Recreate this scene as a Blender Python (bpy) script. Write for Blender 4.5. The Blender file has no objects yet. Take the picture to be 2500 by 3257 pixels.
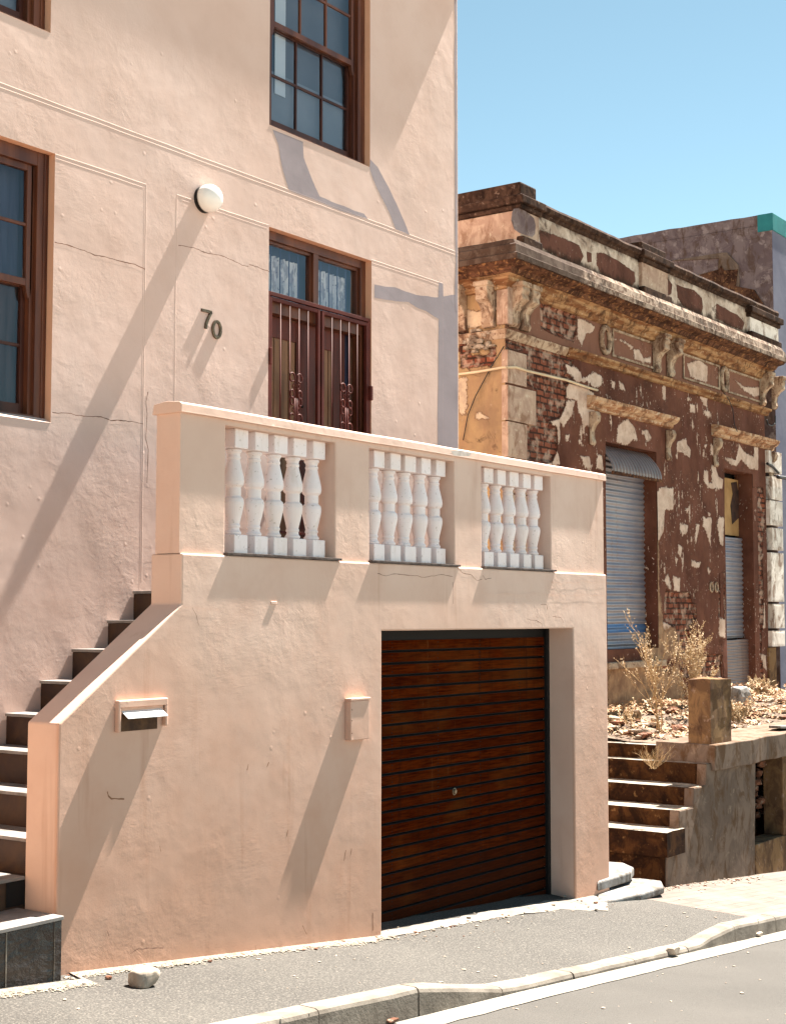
import bpy, bmesh, math, random
import numpy as np
from mathutils import Vector, Matrix, noise as mn
random.seed(7)
rnd = random.Random(11)
scene = bpy.context.scene
COL = scene.collection

# ------------------------------------------------------------------ camera maths (pixels of the photograph -> points on real planes)
FPX, CX, CY = 4650.0, 1250.0, 1628.5
CA, CP = math.radians(35.54), math.radians(4.11)
CAM = Vector((0, 0, 2.286))
Fv = Vector((math.cos(CA)*math.cos(CP), math.sin(CA)*math.cos(CP), math.sin(CP)))
Uv = Vector((-math.cos(CA)*math.sin(CP), -math.sin(CA)*math.sin(CP), math.cos(CP)))
Rv = Vector((math.sin(CA), -math.cos(CA), 0))
def ray(x, y): return Fv + Rv*((x-CX)/FPX) + Uv*((CY-y)/FPX)
def P(x, y, Y):
    d = ray(x, y); return CAM + d*((Y-CAM.y)/d.y)
def PX(x, y, X):
    d = ray(x, y); return CAM + d*((X-CAM.x)/d.x)
def PZ(x, y, Z):
    d = ray(x, y); return CAM + d*((Z-CAM.z)/d.z)

# ------------------------------------------------------------------ planes
YT = 6.17      # terrace front
YH = 7.77      # house front
YR = 8.80      # ruin front
YK = 4.85      # kerb face
def lerp(a, b, t): return a+(b-a)*t
def interp(x, xs, ys):
    if x <= xs[0]: return ys[0]+(ys[1]-ys[0])/(xs[1]-xs[0])*(x-xs[0])
    for i in range(len(xs)-1):
        if x <= xs[i+1]: return lerp(ys[i], ys[i+1], (x-xs[i])/(xs[i+1]-xs[i]))
    return ys[-1]+(ys[-1]-ys[-2])/(xs[-1]-xs[-2])*(x-xs[-1])
GX, GZ = [5.536, 8.504, 11.97, 13.3, 20.], [.343, .034, -.196, -.325, -.93]
def g(x): return interp(x, GX, GZ)                       # ground at the wall line
def kb(x): return interp(x, [5., 7.078, 8.133, 12.803, 20.], [.165, -.005, -.09, -.501, -1.12])   # road level at the kerb
def kt(x): return kb(x)+interp(x, [0, 7.0, 7.15, 7.95, 8.2, 10.9, 11.6, 20.], [.165, .165, .162, .055, .045, .05, .14, .14])
def pave(x, y):
    a, b = YK+.14, YT
    t = max(0, min(1.6, (y-a)/(b-a)))
    return lerp(kt(x)-.004, g(x), t)

# ------------------------------------------------------------------ mesh builder
class MB:
    def __init__(s): s.v=[]; s.f=[]; s.m=[]; s.att={}
    def face(s, pts, mi=0):
        n=len(s.v); s.v += [tuple(p) for p in pts]; s.f.append(tuple(range(n, n+len(pts)))); s.m.append(mi)
    def raw(s, vs, fs, mi=0):
        n=len(s.v); s.v += [tuple(p) for p in vs]
        for q in fs: s.f.append(tuple(i+n for i in q)); s.m.append(mi)
    def box(s, x0, x1, y0, y1, z0, z1, mi=0):
        vs=[(x0,y0,z0),(x1,y0,z0),(x1,y1,z0),(x0,y1,z0),(x0,y0,z1),(x1,y0,z1),(x1,y1,z1),(x0,y1,z1)]
        s.raw(vs, [(0,3,2,1),(4,5,6,7),(0,1,5,4),(1,2,6,5),(2,3,7,6),(3,0,4,7)], mi)
    def prism(s, pts, vec, mi=0):
        n=len(pts); vec=Vector(vec); a=[Vector(p) for p in pts]; b=[p+vec for p in a]
        s.raw(a+b, [tuple(range(n))[::-1], tuple(range(n, 2*n))]+[(i,(i+1)%n,(i+1)%n+n,i+n) for i in range(n)], mi)
    def prismXZ(s, pts, y0, y1, mi=0): s.prism([(x,y0,z) for x,z in pts], (0,y1-y0,0), mi)
    def tube(s, path, r, n=8, mi=0, r2=None):
        path=[Vector(p) for p in path]; L=len(path); vs=[]; fs=[]
        ref=Vector((.13,.97,.2)).normalized()
        for i,p in enumerate(path):
            t=(path[min(i+1,L-1)]-path[max(i-1,0)])
            if t.length<1e-9: t=Vector((0,0,1))
            t.normalize(); a=t.cross(ref)
            if a.length<.05: a=t.cross(Vector((1,0,.1)))
            a.normalize(); b=t.cross(a)
            rr=r if r2 is None else lerp(r, r2, i/max(1,L-1))
            for k in range(n):
                w=2*math.pi*k/n; vs.append(p+a*(rr*math.cos(w))+b*(rr*math.sin(w)))
        for i in range(L-1):
            for k in range(n): fs.append((i*n+k, i*n+(k+1)%n, (i+1)*n+(k+1)%n, (i+1)*n+k))
        fs += [tuple(range(n))[::-1], tuple(range((L-1)*n, L*n))]
        s.raw(vs, fs, mi)
    def lathe(s, prof, c, n=24, mi=0, axis='z'):
        vs=[]; fs=[]
        for r,z in prof:
            for k in range(n):
                w=2*math.pi*k/n; q=(r*math.cos(w), r*math.sin(w), z)
                if axis=='y': q=(q[0], z, q[1])
                vs.append((c[0]+q[0], c[1]+q[1], c[2]+q[2]))
        for i in range(len(prof)-1):
            for k in range(n): fs.append((i*n+k, i*n+(k+1)%n, (i+1)*n+(k+1)%n, (i+1)*n+k))
        fs += [tuple(range(n))[::-1], tuple(range((len(prof)-1)*n, len(prof)*n))]
        s.raw(vs, fs, mi)
    def rock(s, c, sz, seed, sub=2, rough=.25, mi=0, rot=0):
        bm=bmesh.new(); bmesh.ops.create_icosphere(bm, subdivisions=sub, radius=1)
        o=Vector((seed*3.7, seed*1.3, seed*7.1)); R=Matrix.Rotation(rot,3,'Z'); vs=[]
        for v in bm.verts:
            k=1+rough*mn.noise(v.co*1.3+o)*1.6+rough*.4*mn.noise(v.co*3.9+o)
            q=v.co*k; q=Vector((max(-.8,min(.8,q.x)), max(-.8,min(.8,q.y)), max(-.75,min(.8,q.z))))
            q=R@Vector((q.x*sz[0], q.y*sz[1], q.z*sz[2])); vs.append(q+Vector(c))
        fs=[tuple(v.index for v in f.verts) for f in bm.faces]; bm.free(); s.raw(vs, fs, mi)
    def grid(s, xs, zs, holes, yf, yb=None, mi=0, rmi=None, swap=False):
        xs=sorted(set([round(a,5) for a in xs]+[round(a,5) for h in holes for a in h[:2] if xs[0]<=a<=xs[-1]]))
        zs=sorted(set([round(a,5) for a in zs]+[round(a,5) for h in holes for a in h[2:] if zs[0]<=a<=zs[-1]]))
        f=(lambda x,y,z:(x,y,z)) if not swap else (lambda x,y,z:(y,x,z))
        for i in range(len(xs)-1):
            for j in range(len(zs)-1):
                a,b,c,d=xs[i],xs[i+1],zs[j],zs[j+1]; mx,mz=(a+b)/2,(c+d)/2
                hole=any(h[0]<mx<h[1] and h[2]<mz<h[3] for h in holes)
                if not hole: s.face([f(a,yf,c),f(b,yf,c),f(b,yf,d),f(a,yf,d)], mi)
                elif yb is not None:
                    r=mi if rmi is None else rmi
                    for h in holes:
                        if not(h[0]<mx<h[1] and h[2]<mz<h[3]): continue
                        if abs(a-h[0])<1e-4 and h[0]>xs[0]+1e-4: s.face([f(a,yf,c),f(a,yf,d),f(a,yb,d),f(a,yb,c)], r)
                        if abs(b-h[1])<1e-4 and h[1]<xs[-1]-1e-4: s.face([f(b,yf,c),f(b,yb,c),f(b,yb,d),f(b,yf,d)], r)
                        if abs(c-h[2])<1e-4 and h[2]>zs[0]+1e-4: s.face([f(a,yf,c),f(b,yf,c),f(b,yb,c),f(a,yb,c)], r)
                        if abs(d-h[3])<1e-4 and h[3]<zs[-1]-1e-4: s.face([f(a,yf,d),f(b,yf,d),f(b,yb,d),f(a,yb,d)], r)
    def build(s, name, mats, parent=None, origin=None, smooth=False, bevel=0, seg=2, merge=False, attrs=None):
        if not isinstance(mats,(list,tuple)): mats=[mats]
        pw=Vector((0,0,0))
        q=parent
        while q is not None: pw=pw+q.location; q=q.parent
        org=Vector(origin) if origin is not None else (Vector((0,0,0)) if parent is None else pw)
        if parent is None and origin is None:
            a=np.array(s.v); org=Vector(((a[:,0].min()+a[:,0].max())/2,(a[:,1].min()+a[:,1].max())/2,a[:,2].min()))
        vv=[(x-org.x,y-org.y,z-org.z) for x,y,z in s.v]
        me=bpy.data.meshes.new(name); me.from_pydata(vv, [], s.f)
        me.polygons.foreach_set('material_index', s.m)
        for k,arr in s.att.items():
            at=me.attributes.new(k,'FLOAT','POINT'); at.data.foreach_set('value', np.array(arr,dtype=np.float32))
        bm=bmesh.new(); bm.from_mesh(me)
        if merge or bevel: bmesh.ops.remove_doubles(bm, verts=bm.verts, dist=1e-4)
        if not s.att: bmesh.ops.recalc_face_normals(bm, faces=bm.faces)
        bm.to_mesh(me); bm.free()
        for m_ in mats: me.materials.append(m_)
        if smooth: me.polygons.foreach_set('use_smooth', [True]*len(me.polygons))
        me.update()
        o=bpy.data.objects.new(name, me); COL.objects.link(o)
        o.location=org-pw if parent is not None else org
        if parent is not None: o.parent=parent
        if bevel:
            md=o.modifiers.new('Bevel','BEVEL'); md.width=bevel; md.segments=seg; md.limit_method='ANGLE'; md.angle_limit=math.radians(40)
        return o
class Multi:
    '''collects one mesh per piece'''
    def __init__(s): s.l=[]
    def new(s): m=MB(); s.l.append(m); return m
    def build(s, name, mats, parent, **k): return [m.build(name, mats, parent, **k) for m in s.l if m.f]
def tag(o, label=None, cat=None, group=None, kind=None):
    if label: o['label']=label
    if cat: o['category']=cat
    if group: o['group']=group
    if kind: o['kind']=kind
    return o
def empty(name, loc, label=None, cat=None, group=None, parent=None):
    o=bpy.data.objects.new(name, None); COL.objects.link(o); o.location=loc; o.empty_display_size=.2
    if parent: o.parent=parent
    return tag(o, label, cat, group)
def copy_tree(o, parent=None):
    c=o.copy(); COL.objects.link(c); c.parent=parent
    for ch in list(o.children): copy_tree(ch, c)
    return c

# ------------------------------------------------------------------ materials
def S(r, g_, b):
    def l(c):
        c/=255.; return c/12.92 if c<=.04045 else ((c+.055)/1.055)**2.4
    return (l(r), l(g_), l(b), 1)
class NT:
    def __init__(s, name):
        s.mat=bpy.data.materials.new(name); s.mat.use_nodes=True; s.t=s.mat.node_tree; s.t.nodes.clear()
        s.out=s.n('ShaderNodeOutputMaterial'); s.b=s.n('ShaderNodeBsdfPrincipled'); s.l(s.b.outputs[0], s.out.inputs[0])
        s.geo=s.n('ShaderNodeNewGeometry').outputs['Position']
    def n(s, t, **k):
        x=s.t.nodes.new(t)
        for a,b in k.items(): setattr(x,a,b)
        return x
    def l(s, a, b): s.t.links.new(a, b)
    def put(s, sock, v):
        if isinstance(v,(int,float,tuple,list)): sock.default_value=v
        else: s.l(v, sock)
    def scl(s, v, sc):
        m=s.n('ShaderNodeMapping'); s.put(m.inputs['Vector'], v)
        m.inputs['Scale'].default_value=sc if isinstance(sc,tuple) else (sc,sc,sc); return m.outputs[0]
    def noise(s, sc, det=4, rough=.55, vec=None, dist=0):
        x=s.n('ShaderNodeTexNoise'); x.inputs['Scale'].default_value=1; x.inputs['Detail'].default_value=det
        x.inputs['Roughness'].default_value=rough; x.inputs['Distortion'].default_value=dist
        s.l(s.scl(vec or s.geo, sc), x.inputs['Vector']); return x.outputs['Fac']
    def voro(s, sc, feat='F1', vec=None):
        x=s.n('ShaderNodeTexVoronoi', feature=feat); x.inputs['Scale'].default_value=1
        s.l(s.scl(vec or s.geo, sc), x.inputs['Vector']); return x.outputs['Distance']
    def ramp(s, v, stops):
        x=s.n('ShaderNodeValToRGB'); e=x.color_ramp.elements
        while len(e)<len(stops): e.new(.5)
        for i,(p,c) in enumerate(stops):
            e[i].position=p; e[i].color=c if isinstance(c,tuple) else (c,c,c,1)
        s.put(x.inputs[0], v); return x.outputs[0]
    def math(s, op, a, b=0., c=0., clamp=False):
        x=s.n('ShaderNodeMath', operation=op); x.use_clamp=clamp
        s.put(x.inputs[0], a); s.put(x.inputs[1], b)
        if op in('MULTIPLY_ADD','SMOOTH_MIN','SMOOTH_MAX'): s.put(x.inputs[2], c)
        return x.outputs[0]
    def mix(s, f, a, b, mode='MIX'):
        x=s.n('ShaderNodeMix', data_type='RGBA', blend_type=mode); s.put(x.inputs[0], f); s.put(x.inputs[6], a); s.put(x.inputs[7], b); return x.outputs[2]
    def maprange(s, v, a, b, c=0., d=1.):
        x=s.n('ShaderNodeMapRange'); s.put(x.inputs[0], v)
        for i,q in enumerate((a,b,c,d)): x.inputs[i+1].default_value=q
        return x.outputs[0]
    def sep(s, v=None):
        x=s.n('ShaderNodeSeparateXYZ'); s.l(v or s.geo, x.inputs[0]); return x.outputs
    def comb(s, a, b, c=0.):
        x=s.n('ShaderNodeCombineXYZ'); s.put(x.inputs[0],a); s.put(x.inputs[1],b); s.put(x.inputs[2],c); return x.outputs[0]
    def attr(s, nm):
        x=s.n('ShaderNodeAttribute'); x.attribute_name=nm; return x.outputs['Fac']
    def bump(s, h, dist, prev=None):
        x=s.n('ShaderNodeBump'); x.inputs['Strength'].default_value=1; x.inputs['Distance'].default_value=dist
        s.put(x.inputs['Height'], h)
        if prev is not None: s.l(prev, x.inputs['Normal'])
        return x.outputs[0]
    def fin(s, col, rough=.85, nrm=None, metal=0, spec=.3):
        s.put(s.b.inputs['Base Color'], col); s.put(s.b.inputs['Roughness'], rough); s.b.inputs['Metallic'].default_value=metal
        s.b.inputs['Specular IOR Level'].default_value=spec
        if nrm is not None: s.l(nrm, s.b.inputs['Normal'])
        return s.mat
def simple(name, c1, c2=None, sc=3., rough=.8, bump=0., bsc=60., metal=0, spec=.3, det=5, aniso=None):
    t=NT(name); c2=c2 or c1
    n=t.noise(aniso or sc, det); col=t.mix(t.ramp(n, [(.35,0.),(.65,1.)]), c1, c2)
    nr=t.bump(t.noise(bsc,4), bump) if bump else None
    return t.fin(col, rough, nr, metal, spec)

def plaster(name, ca, cb, cc, big=.006, mid=.0009, fine=.00025, dirt=None, rough=.9):
    t=NT(name)
    n1=t.noise(.55,4,.6); n2=t.noise(3.2,5,.6)
    col=t.mix(t.ramp(n1,[(.36,0.),(.64,1.)]), ca, cb)
    col=t.mix(t.math('MULTIPLY', t.ramp(n2,[(.45,0.),(.75,1.)]), .5), col, cc)
    sp=t.noise(38,3,.6)
    col=t.mix(t.math('MULTIPLY', t.ramp(sp,[(.62,0.),(.72,1.)]), .18), col, cc)
    if dirt:
        # low dirt band that follows the ground line, a broad tint, and drips
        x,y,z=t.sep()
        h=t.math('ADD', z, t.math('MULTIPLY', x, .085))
        d=t.math('ADD', h, t.math('MULTIPLY', t.noise((2.5,2.5,6),4), -.35))
        dm=t.maprange(d, .80, .62, 0., .14)
        col=t.mix(dm, col, dirt)
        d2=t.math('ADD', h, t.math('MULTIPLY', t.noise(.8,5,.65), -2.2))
        col=t.mix(t.math('MULTIPLY', t.maprange(d2, 2.3, 0., 0., .68), t.maprange(y, YT+.01, YT+.03, 1., 0.)), col, S(188,140,113))  # street face tinted warmer and darker towards the ground
        st=t.noise((9,9,.7),4,.6)
        col=t.mix(t.math('MULTIPLY', t.ramp(st,[(.58,0.),(.75,1.)]), .28), col, dirt)
    b=t.bump(t.noise(1.5,3,.5), big)
    rg=t.ramp(t.noise(.9,4,.6),[(.40,.12),(.62,1.)])
    b=t.bump(t.math('MULTIPLY',rg,t.noise(9,4,.6,dist=.6)), mid*1.7, b)
    b=t.bump(t.math('MULTIPLY',rg,t.noise(34,4,.65)), mid*.7, b)
    b=t.bump(t.math('MULTIPLY',t.ramp(t.noise(1.4,4,.6),[(.5,0.),(.62,1.)]),t.noise((16,16,60),4,.65)), mid*.5, b)
    # small knocks and trowel ridges
    v=t.voro(7.5); k=t.math('SUBTRACT', 1., t.math('MULTIPLY', v, 7.), clamp=True)
    b=t.bump(t.math('MULTIPLY',k,t.ramp(t.noise(2.1,2),[(.55,0.),(.6,1.)])), mid*1.2, b)
    b=t.bump(t.noise(150,3,.6), fine, b)
    return t.fin(col, rough, b, spec=.15)
HC1,HC2,HC3=S(205,183,173),S(200,175,163),S(189,162,149)
M={}
M['house']=plaster('house_plaster', HC1, HC2, HC3, big=.009, mid=.0016, fine=.00016)
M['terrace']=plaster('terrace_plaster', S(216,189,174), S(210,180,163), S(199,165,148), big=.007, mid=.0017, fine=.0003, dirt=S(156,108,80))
M['reveal']=plaster('reveal_plaster', S(216,170,142), S(208,160,130), S(196,150,122), big=.004, mid=.0006, fine=.0002)
M['cement']=plaster('grey_cement', S(152,143,147), S(143,134,138), S(127,119,122), big=.006, mid=.0007)
M['crack']=simple('crack', S(128,92,76), S(92,66,54))
M['wood']=simple('varnished_frame_wood', S(104,60,38), S(70,34,20), rough=.45, aniso=(9,9,1.2), spec=.4, bump=.0004, bsc=40)
M['wood_dark']=simple('dark_sash_wood', S(74,38,26), S(50,22,14), rough=.45, aniso=(9,9,1.2))
M['putty']=simple('bare_putty', S(170,140,125), S(150,118,104))
M['white_paint']=None
def white():
    t=NT('white_paint'); n=t.noise(2.5,4); col=t.mix(t.ramp(n,[(.4,0.),(.7,1.)]), S(238,228,228), S(230,218,214))
    x,y,z=t.sep()
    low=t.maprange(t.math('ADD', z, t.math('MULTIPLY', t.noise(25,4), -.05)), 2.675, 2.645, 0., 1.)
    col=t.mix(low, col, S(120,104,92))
    sp=t.noise(48,3); col=t.mix(t.math('MULTIPLY',t.ramp(sp,[(.64,0.),(.70,1.)]),.5), col, S(150,132,116))
    col=t.mix(t.ramp(t.noise((12,12,3),5,.65),[(.55,0.),(.72,.4)]), col, S(196,180,162))
    return t.fin(col, .55, t.bump(t.noise(30,4), .0006), spec=.3)
M['white_paint']=white()
def mat_garage():
    t=NT('garage_boards'); x,y,z=t.sep()
    slat=t.math('FLOOR', t.math('DIVIDE', t.math('SUBTRACT', z, .0), .0915))
    w=t.n('ShaderNodeTexWhiteNoise', noise_dimensions='1D'); t.l(slat, w.inputs['W'])
    grain=t.noise((5,5,75),6,.6); wear=t.noise((1.3,1.3,2.2),4,.6); streak=t.noise((14,14,.8),4,.6)
    c=t.mix(t.ramp(grain,[(.35,0.),(.65,1.)]), S(50,13,3), S(88,35,8))
    c=t.mix(t.math('MULTIPLY', w.outputs['Value'], .5), c, S(44,12,5))
    c=t.mix(t.ramp(wear,[(.50,0.),(.72,.5)]), c, S(98,56,24))
    c=t.mix(t.ramp(streak,[(.56,0.),(.66,.45)]), c, S(40,18,10))
    c=t.mix(t.ramp(t.noise((22,22,.5),3,.5),[(.68,0.),(.74,.16)]), c, S(150,110,76))
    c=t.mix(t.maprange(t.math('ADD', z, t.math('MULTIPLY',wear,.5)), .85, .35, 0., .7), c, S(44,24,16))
    return t.fin(c, .6, t.bump(grain,.0008), spec=0.)
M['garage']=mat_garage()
M['black']=simple('dark_void', (.006,.005,.005,1))
M['iron']=simple('painted_iron', S(94,42,34), S(72,30,24), rough=.6, spec=.2, bump=.0004, bsc=80)
M['door']=simple('door_planks', S(140,104,76), S(96,66,46), aniso=(14,14,1.1), rough=.6, bump=.0005, bsc=30)
M['door_frame']=simple('door_stiles', S(96,38,22), S(70,26,14), aniso=(9,9,1.2), rough=.5)
def glass(name, tint, refl=.35):
    t=NT(name); g1=t.n('ShaderNodeBsdfGlossy'); g1.inputs['Roughness'].default_value=.03; g1.inputs[0].default_value=(.9,.95,1,1)
    tr=t.n('ShaderNodeBsdfTransparent'); tr.inputs[0].default_value=tint
    lw=t.n('ShaderNodeLayerWeight'); lw.inputs[0].default_value=refl
    t.l(t.bump(t.noise(2.2,2), .004), g1.inputs['Normal'])
    mx=t.n('ShaderNodeMixShader'); t.l(lw.outputs['Facing'], mx.inputs[0]); t.l(tr.outputs[0], mx.inputs[1]); t.l(g1.outputs[0], mx.inputs[2])
    t.l(mx.outputs[0], t.out.inputs[0]); return t.mat
M['glass']=glass('window_glass', (.80,.82,.84,1), .09)
M['blind']=simple('grey_blue_blind', S(128,136,146), S(104,114,126), sc=.8, rough=.8)
M['curtain_dark']=simple('dark_reflection_curtain', S(96,88,92), S(44,36,40), aniso=(7,7,.5), rough=.9)
M['blind_dark']=simple('blue_grey_net', S(100,106,116), S(82,88,100), sc=.8)
M['reflection_pale']=simple('reflection_white', S(190,200,208), S(176,188,200), sc=1)
M['curtain_blue']=simple('sky_reflection_curtain', S(90,98,120), S(48,56,80), aniso=(7,7,.5), rough=.9)
def lace():
    t=NT('lace_curtain'); v=t.voro((26,26,22)); f=t.noise((30,30,2),3); m=t.ramp(v,[(.1,1.),(.2,0.)])
    c=t.mix(t.ramp(f,[(.4,0.),(.6,1.)]), S(238,236,236), S(196,200,210)); c=t.mix(t.math('MULTIPLY',m,.8), c, S(96,104,130)); c=t.mix(t.ramp(t.noise((30,30,9),2),[(.5,0.),(.56,.6)]), c, S(110,116,140))
    return t.fin(c, .9)
M['lace']=lace()
M['lamp_glass']=simple('opal_globe', S(240,238,230), S(228,226,222), rough=.25, spec=.5)
M['lamp_base']=simple('black_lamp_base', (.01,.008,.008,1), rough=.5)
M['brass']=simple('weathered_brass', S(120,104,84), S(74,60,46), sc=40, rough=.35, metal=.7)
M['steel']=simple('white_flap_metal', S(226,226,224), S(206,206,206), rough=.4)
def tile(name,c1,c2,bd,rough=.45):
    t=NT(name); n=t.noise(5,5,.65,dist=.8); col=t.mix(t.ramp(n,[(.35,0.),(.7,1.)]), c1, c2)
    r=t.noise((7,7,10),5,.6,dist=.3)
    return t.fin(col, rough, t.bump(r,bd), spec=.5)
M['slate']=tile('riven_slate', S(28,17,13), S(56,42,36), .03, .38)
M['riser']=tile('brown_riser_tile', S(38,14,5), S(70,44,18), .001, .6)
M['tread']=tile('pale_tread_tile', S(138,132,128), S(96,88,82), .001, .6)

def asphalt(name, a, b, cspk, sc=1.):
    t=NT(name); n=t.noise(.9,4); c=t.mix(t.ramp(n,[(.35,0.),(.65,1.)]), a, b)
    sp=t.noise(95*sc,3,.7); c=t.mix(t.ramp(sp,[(.5,0.),(.66,.75)]), c, cspk)
    dk=t.noise(120*sc,2,.6); c=t.mix(t.ramp(dk,[(.3,.75),(.44,0.)]), c, (.012,.012,.012,1))
    return t.fin(c, .9, t.bump(t.noise(80*sc,4,.7), .004), spec=.25)
M['asphalt']=asphalt('pavement_asphalt', (.066,.061,.054,1), (.050,.046,.041,1), (.165,.15,.13,1), .8)
M['road']=asphalt('road_asphalt', (.074,.068,.061,1), (.060,.055,.049,1), (.10,.093,.083,1), 1.6)
M['kerb']=simple('kerb_concrete', (.23,.20,.165,1), (.12,.10,.08,1), sc=4.5, rough=.9, bump=.003, bsc=45)
M['gutter']=simple('gutter_line', (.25,.225,.19,1), (.15,.135,.115,1), sc=5, rough=.9, bump=.002, bsc=60)
M['cement_floor']=simple('cement_floor', (.24,.215,.185,1), (.14,.12,.10,1), sc=5, rough=.9, bump=.006, bsc=14)
def pavers():
    t=NT('brick_pavers'); x,y,z=t.sep(); b=t.n('ShaderNodeTexBrick'); t.l(t.comb(x,y), b.inputs['Vector'])
    b.inputs['Scale'].default_value=1; b.inputs['Brick Width'].default_value=.22; b.inputs['Row Height'].default_value=.11; b.inputs['Mortar Size'].default_value=.006
    b.inputs['Color1'].default_value=(.155,.12,.10,1); b.inputs['Color2'].default_value=(.115,.088,.075,1); b.inputs['Mortar'].default_value=(.075,.06,.05,1)
    n=t.noise(2,4); c=t.mix(t.ramp(n,[(.4,0.),(.7,.6)]), b.outputs[0], (.20,.165,.135,1))
    return t.fin(c,.9,t.bump(t.noise(30,3),.002))
M['pavers']=pavers()
M['sand']=simple('sandy_grit', (.36,.32,.26,1), (.22,.19,.15,1), sc=14, rough=.95, bump=.01, bsc=70)
M['soil']=simple('dry_earth', (.17,.12,.085,1), (.10,.07,.05,1), sc=6, rough=.95, bump=.02, bsc=22)

# ---- ruin materials
def brickcol(t, horiz, z, c1=S(136,82,62), c2=S(98,56,44), mort=S(66,46,38), pale=.6):
    b=t.n('ShaderNodeTexBrick'); 
    wv=t.n('ShaderNodeVectorMath', operation='ADD'); nz=t.n('ShaderNodeTexNoise'); nz.inputs['Scale'].default_value=9
    t.l(t.geo, nz.inputs['Vector']); sc=t.n('ShaderNodeVectorMath', operation='SCALE'); t.l(nz.outputs['Color'], sc.inputs[0]); sc.inputs['Scale'].default_value=.022
    t.l(t.comb(horiz,z), wv.inputs[0]); t.l(sc.outputs[0], wv.inputs[1]); t.l(wv.outputs[0], b.inputs['Vector'])
    b.inputs['Scale'].default_value=1; b.inputs['Brick Width'].default_value=.17; b.inputs['Row Height'].default_value=.078; b.inputs['Mortar Size'].default_value=.014
    b.inputs['Mortar Smooth'].default_value=.3; b.inputs['Color1'].default_value=c1; b.inputs['Color2'].default_value=c2; b.inputs['Mortar'].default_value=mort
    c=b.outputs['Color']
    c=t.mix(t.math('MULTIPLY',t.ramp(t.noise(7,4,.6),[(.48,0.),(.62,1.)]),pale), c, S(190,165,145))
    c=t.mix(t.ramp(t.noise(3,3,.6,vec=t.scl(t.geo,1.3)),[(.3,.6),(.42,0.)]), c, S(52,28,22))
    return c, b.outputs['Fac']
def ruinmat(name, wall_a, wall_b, cream_a, cream_b, sep='x', frieze=None, spk=1., mould=.35, bands=None):
    t=NT(name); x,y,z=t.sep(); hz=x if sep=='x' else y
    n=t.noise(1.6,5,.6); st=t.noise((4,4,1.3),5,.65); fn=t.noise(21,5,.65); fn2=t.noise(6,4,.6)
    wall=t.mix(t.ramp(n,[(.35,0.),(.65,1.)]), wall_a, wall_b)
    if frieze: wall=t.mix(t.maprange(z,5.66,5.70), wall, frieze)
    wall=t.mix(t.ramp(st,[(.46,0.),(.68,.3)]), wall, S(128,86,76))
    wall=t.mix(t.ramp(t.noise((7,7,2.2),5,.65,vec=t.scl(t.geo,1.1)),[(.56,0.),(.72,.3)]), wall, S(72,42,32))
    cream=t.mix(t.ramp(fn2,[(.35,0.),(.65,1.)]), cream_a, cream_b)
    cream=t.mix(t.ramp(fn,[(.58,0.),(.7,.5)]), cream, S(140,112,95))
    jit=t.math('MULTIPLY', t.math('SUBTRACT', fn, .5), .11)
    jit=t.math('ADD', jit, t.math('MULTIPLY', t.math('SUBTRACT', fn2, .5), .07))
    cm=t.maprange(t.math('ADD', t.attr('cream'), jit), -.004, .004)
    sp=t.ramp(t.noise((30,30,17),3,.5),[(.655,0.),(.67,spk)]); sp=t.math('MULTIPLY', sp, t.ramp(t.noise(1.3,2),[(.45,0.),(.55,1.)]))
    cm=t.math('MAXIMUM', cm, sp)
    edge=t.maprange(t.math('ABSOLUTE', t.math('ADD', t.attr('cream'), jit)), .012, .0, 0., .55)
    bc,bf=brickcol(t,hz,z)
    bmask=t.maprange(t.math('ADD', t.attr('brick'), t.math('MULTIPLY',jit,.9)), -.004, .004)
    bedge=t.maprange(t.math('ABSOLUTE', t.math('ADD', t.attr('brick'), t.math('MULTIPLY',jit,.9))), .014, .0, 0., .7)
    col=t.mix(cm, wall, cream); col=t.mix(edge, col, S(96,62,48))
    col=t.mix(bmask, col, bc); col=t.mix(bedge, col, S(58,34,26))
    tn=t.maprange(t.math('ADD', t.attr('tan'), t.math('MULTIPLY',jit,2.)), -.02, .02)
    tc=t.mix(t.ramp(fn2,[(.35,0.),(.65,1.)]), S(168,138,108), S(128,100,80)); col=t.mix(tn, col, tc)
    col=t.mix(t.math('MULTIPLY',t.ramp(t.noise(3.1,5,.7,dist=1),[(.56,0.),(.66,1.)]),mould), col, S(64,46,38))
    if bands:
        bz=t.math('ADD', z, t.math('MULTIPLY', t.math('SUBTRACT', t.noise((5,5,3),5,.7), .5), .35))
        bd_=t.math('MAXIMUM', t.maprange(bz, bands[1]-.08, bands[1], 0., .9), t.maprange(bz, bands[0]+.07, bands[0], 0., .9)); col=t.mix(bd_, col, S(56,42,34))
    h=t.math('ADD', t.math('MULTIPLY', t.math('SUBTRACT',cm,bmask), 1.), t.math('MULTIPLY', t.math('MULTIPLY',bmask,bf), -1.))
    b=t.bump(h, .006); b=t.bump(t.noise(26,5,.6), .003, b); b=t.bump(t.noise(3,3), .02, b)
    return t.fin(col, .95, b, spec=.1)
M['ruin']=ruinmat('ruin_front_plaster', S(110,72,57), S(80,49,38), S(208,186,168), S(180,154,136), frieze=S(126,90,74))
M['ruin_side']=ruinmat('ruin_side_plaster', S(180,152,110), S(140,116,90), S(198,180,152), S(168,150,130), sep='y', spk=.4, mould=.8)
M['parapet']=ruinmat('ruin_parapet_plaster', S(104,70,58), S(76,50,41), S(204,190,174), S(158,140,124), spk=.3, mould=.8, bands=(6.70,7.12))
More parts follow.
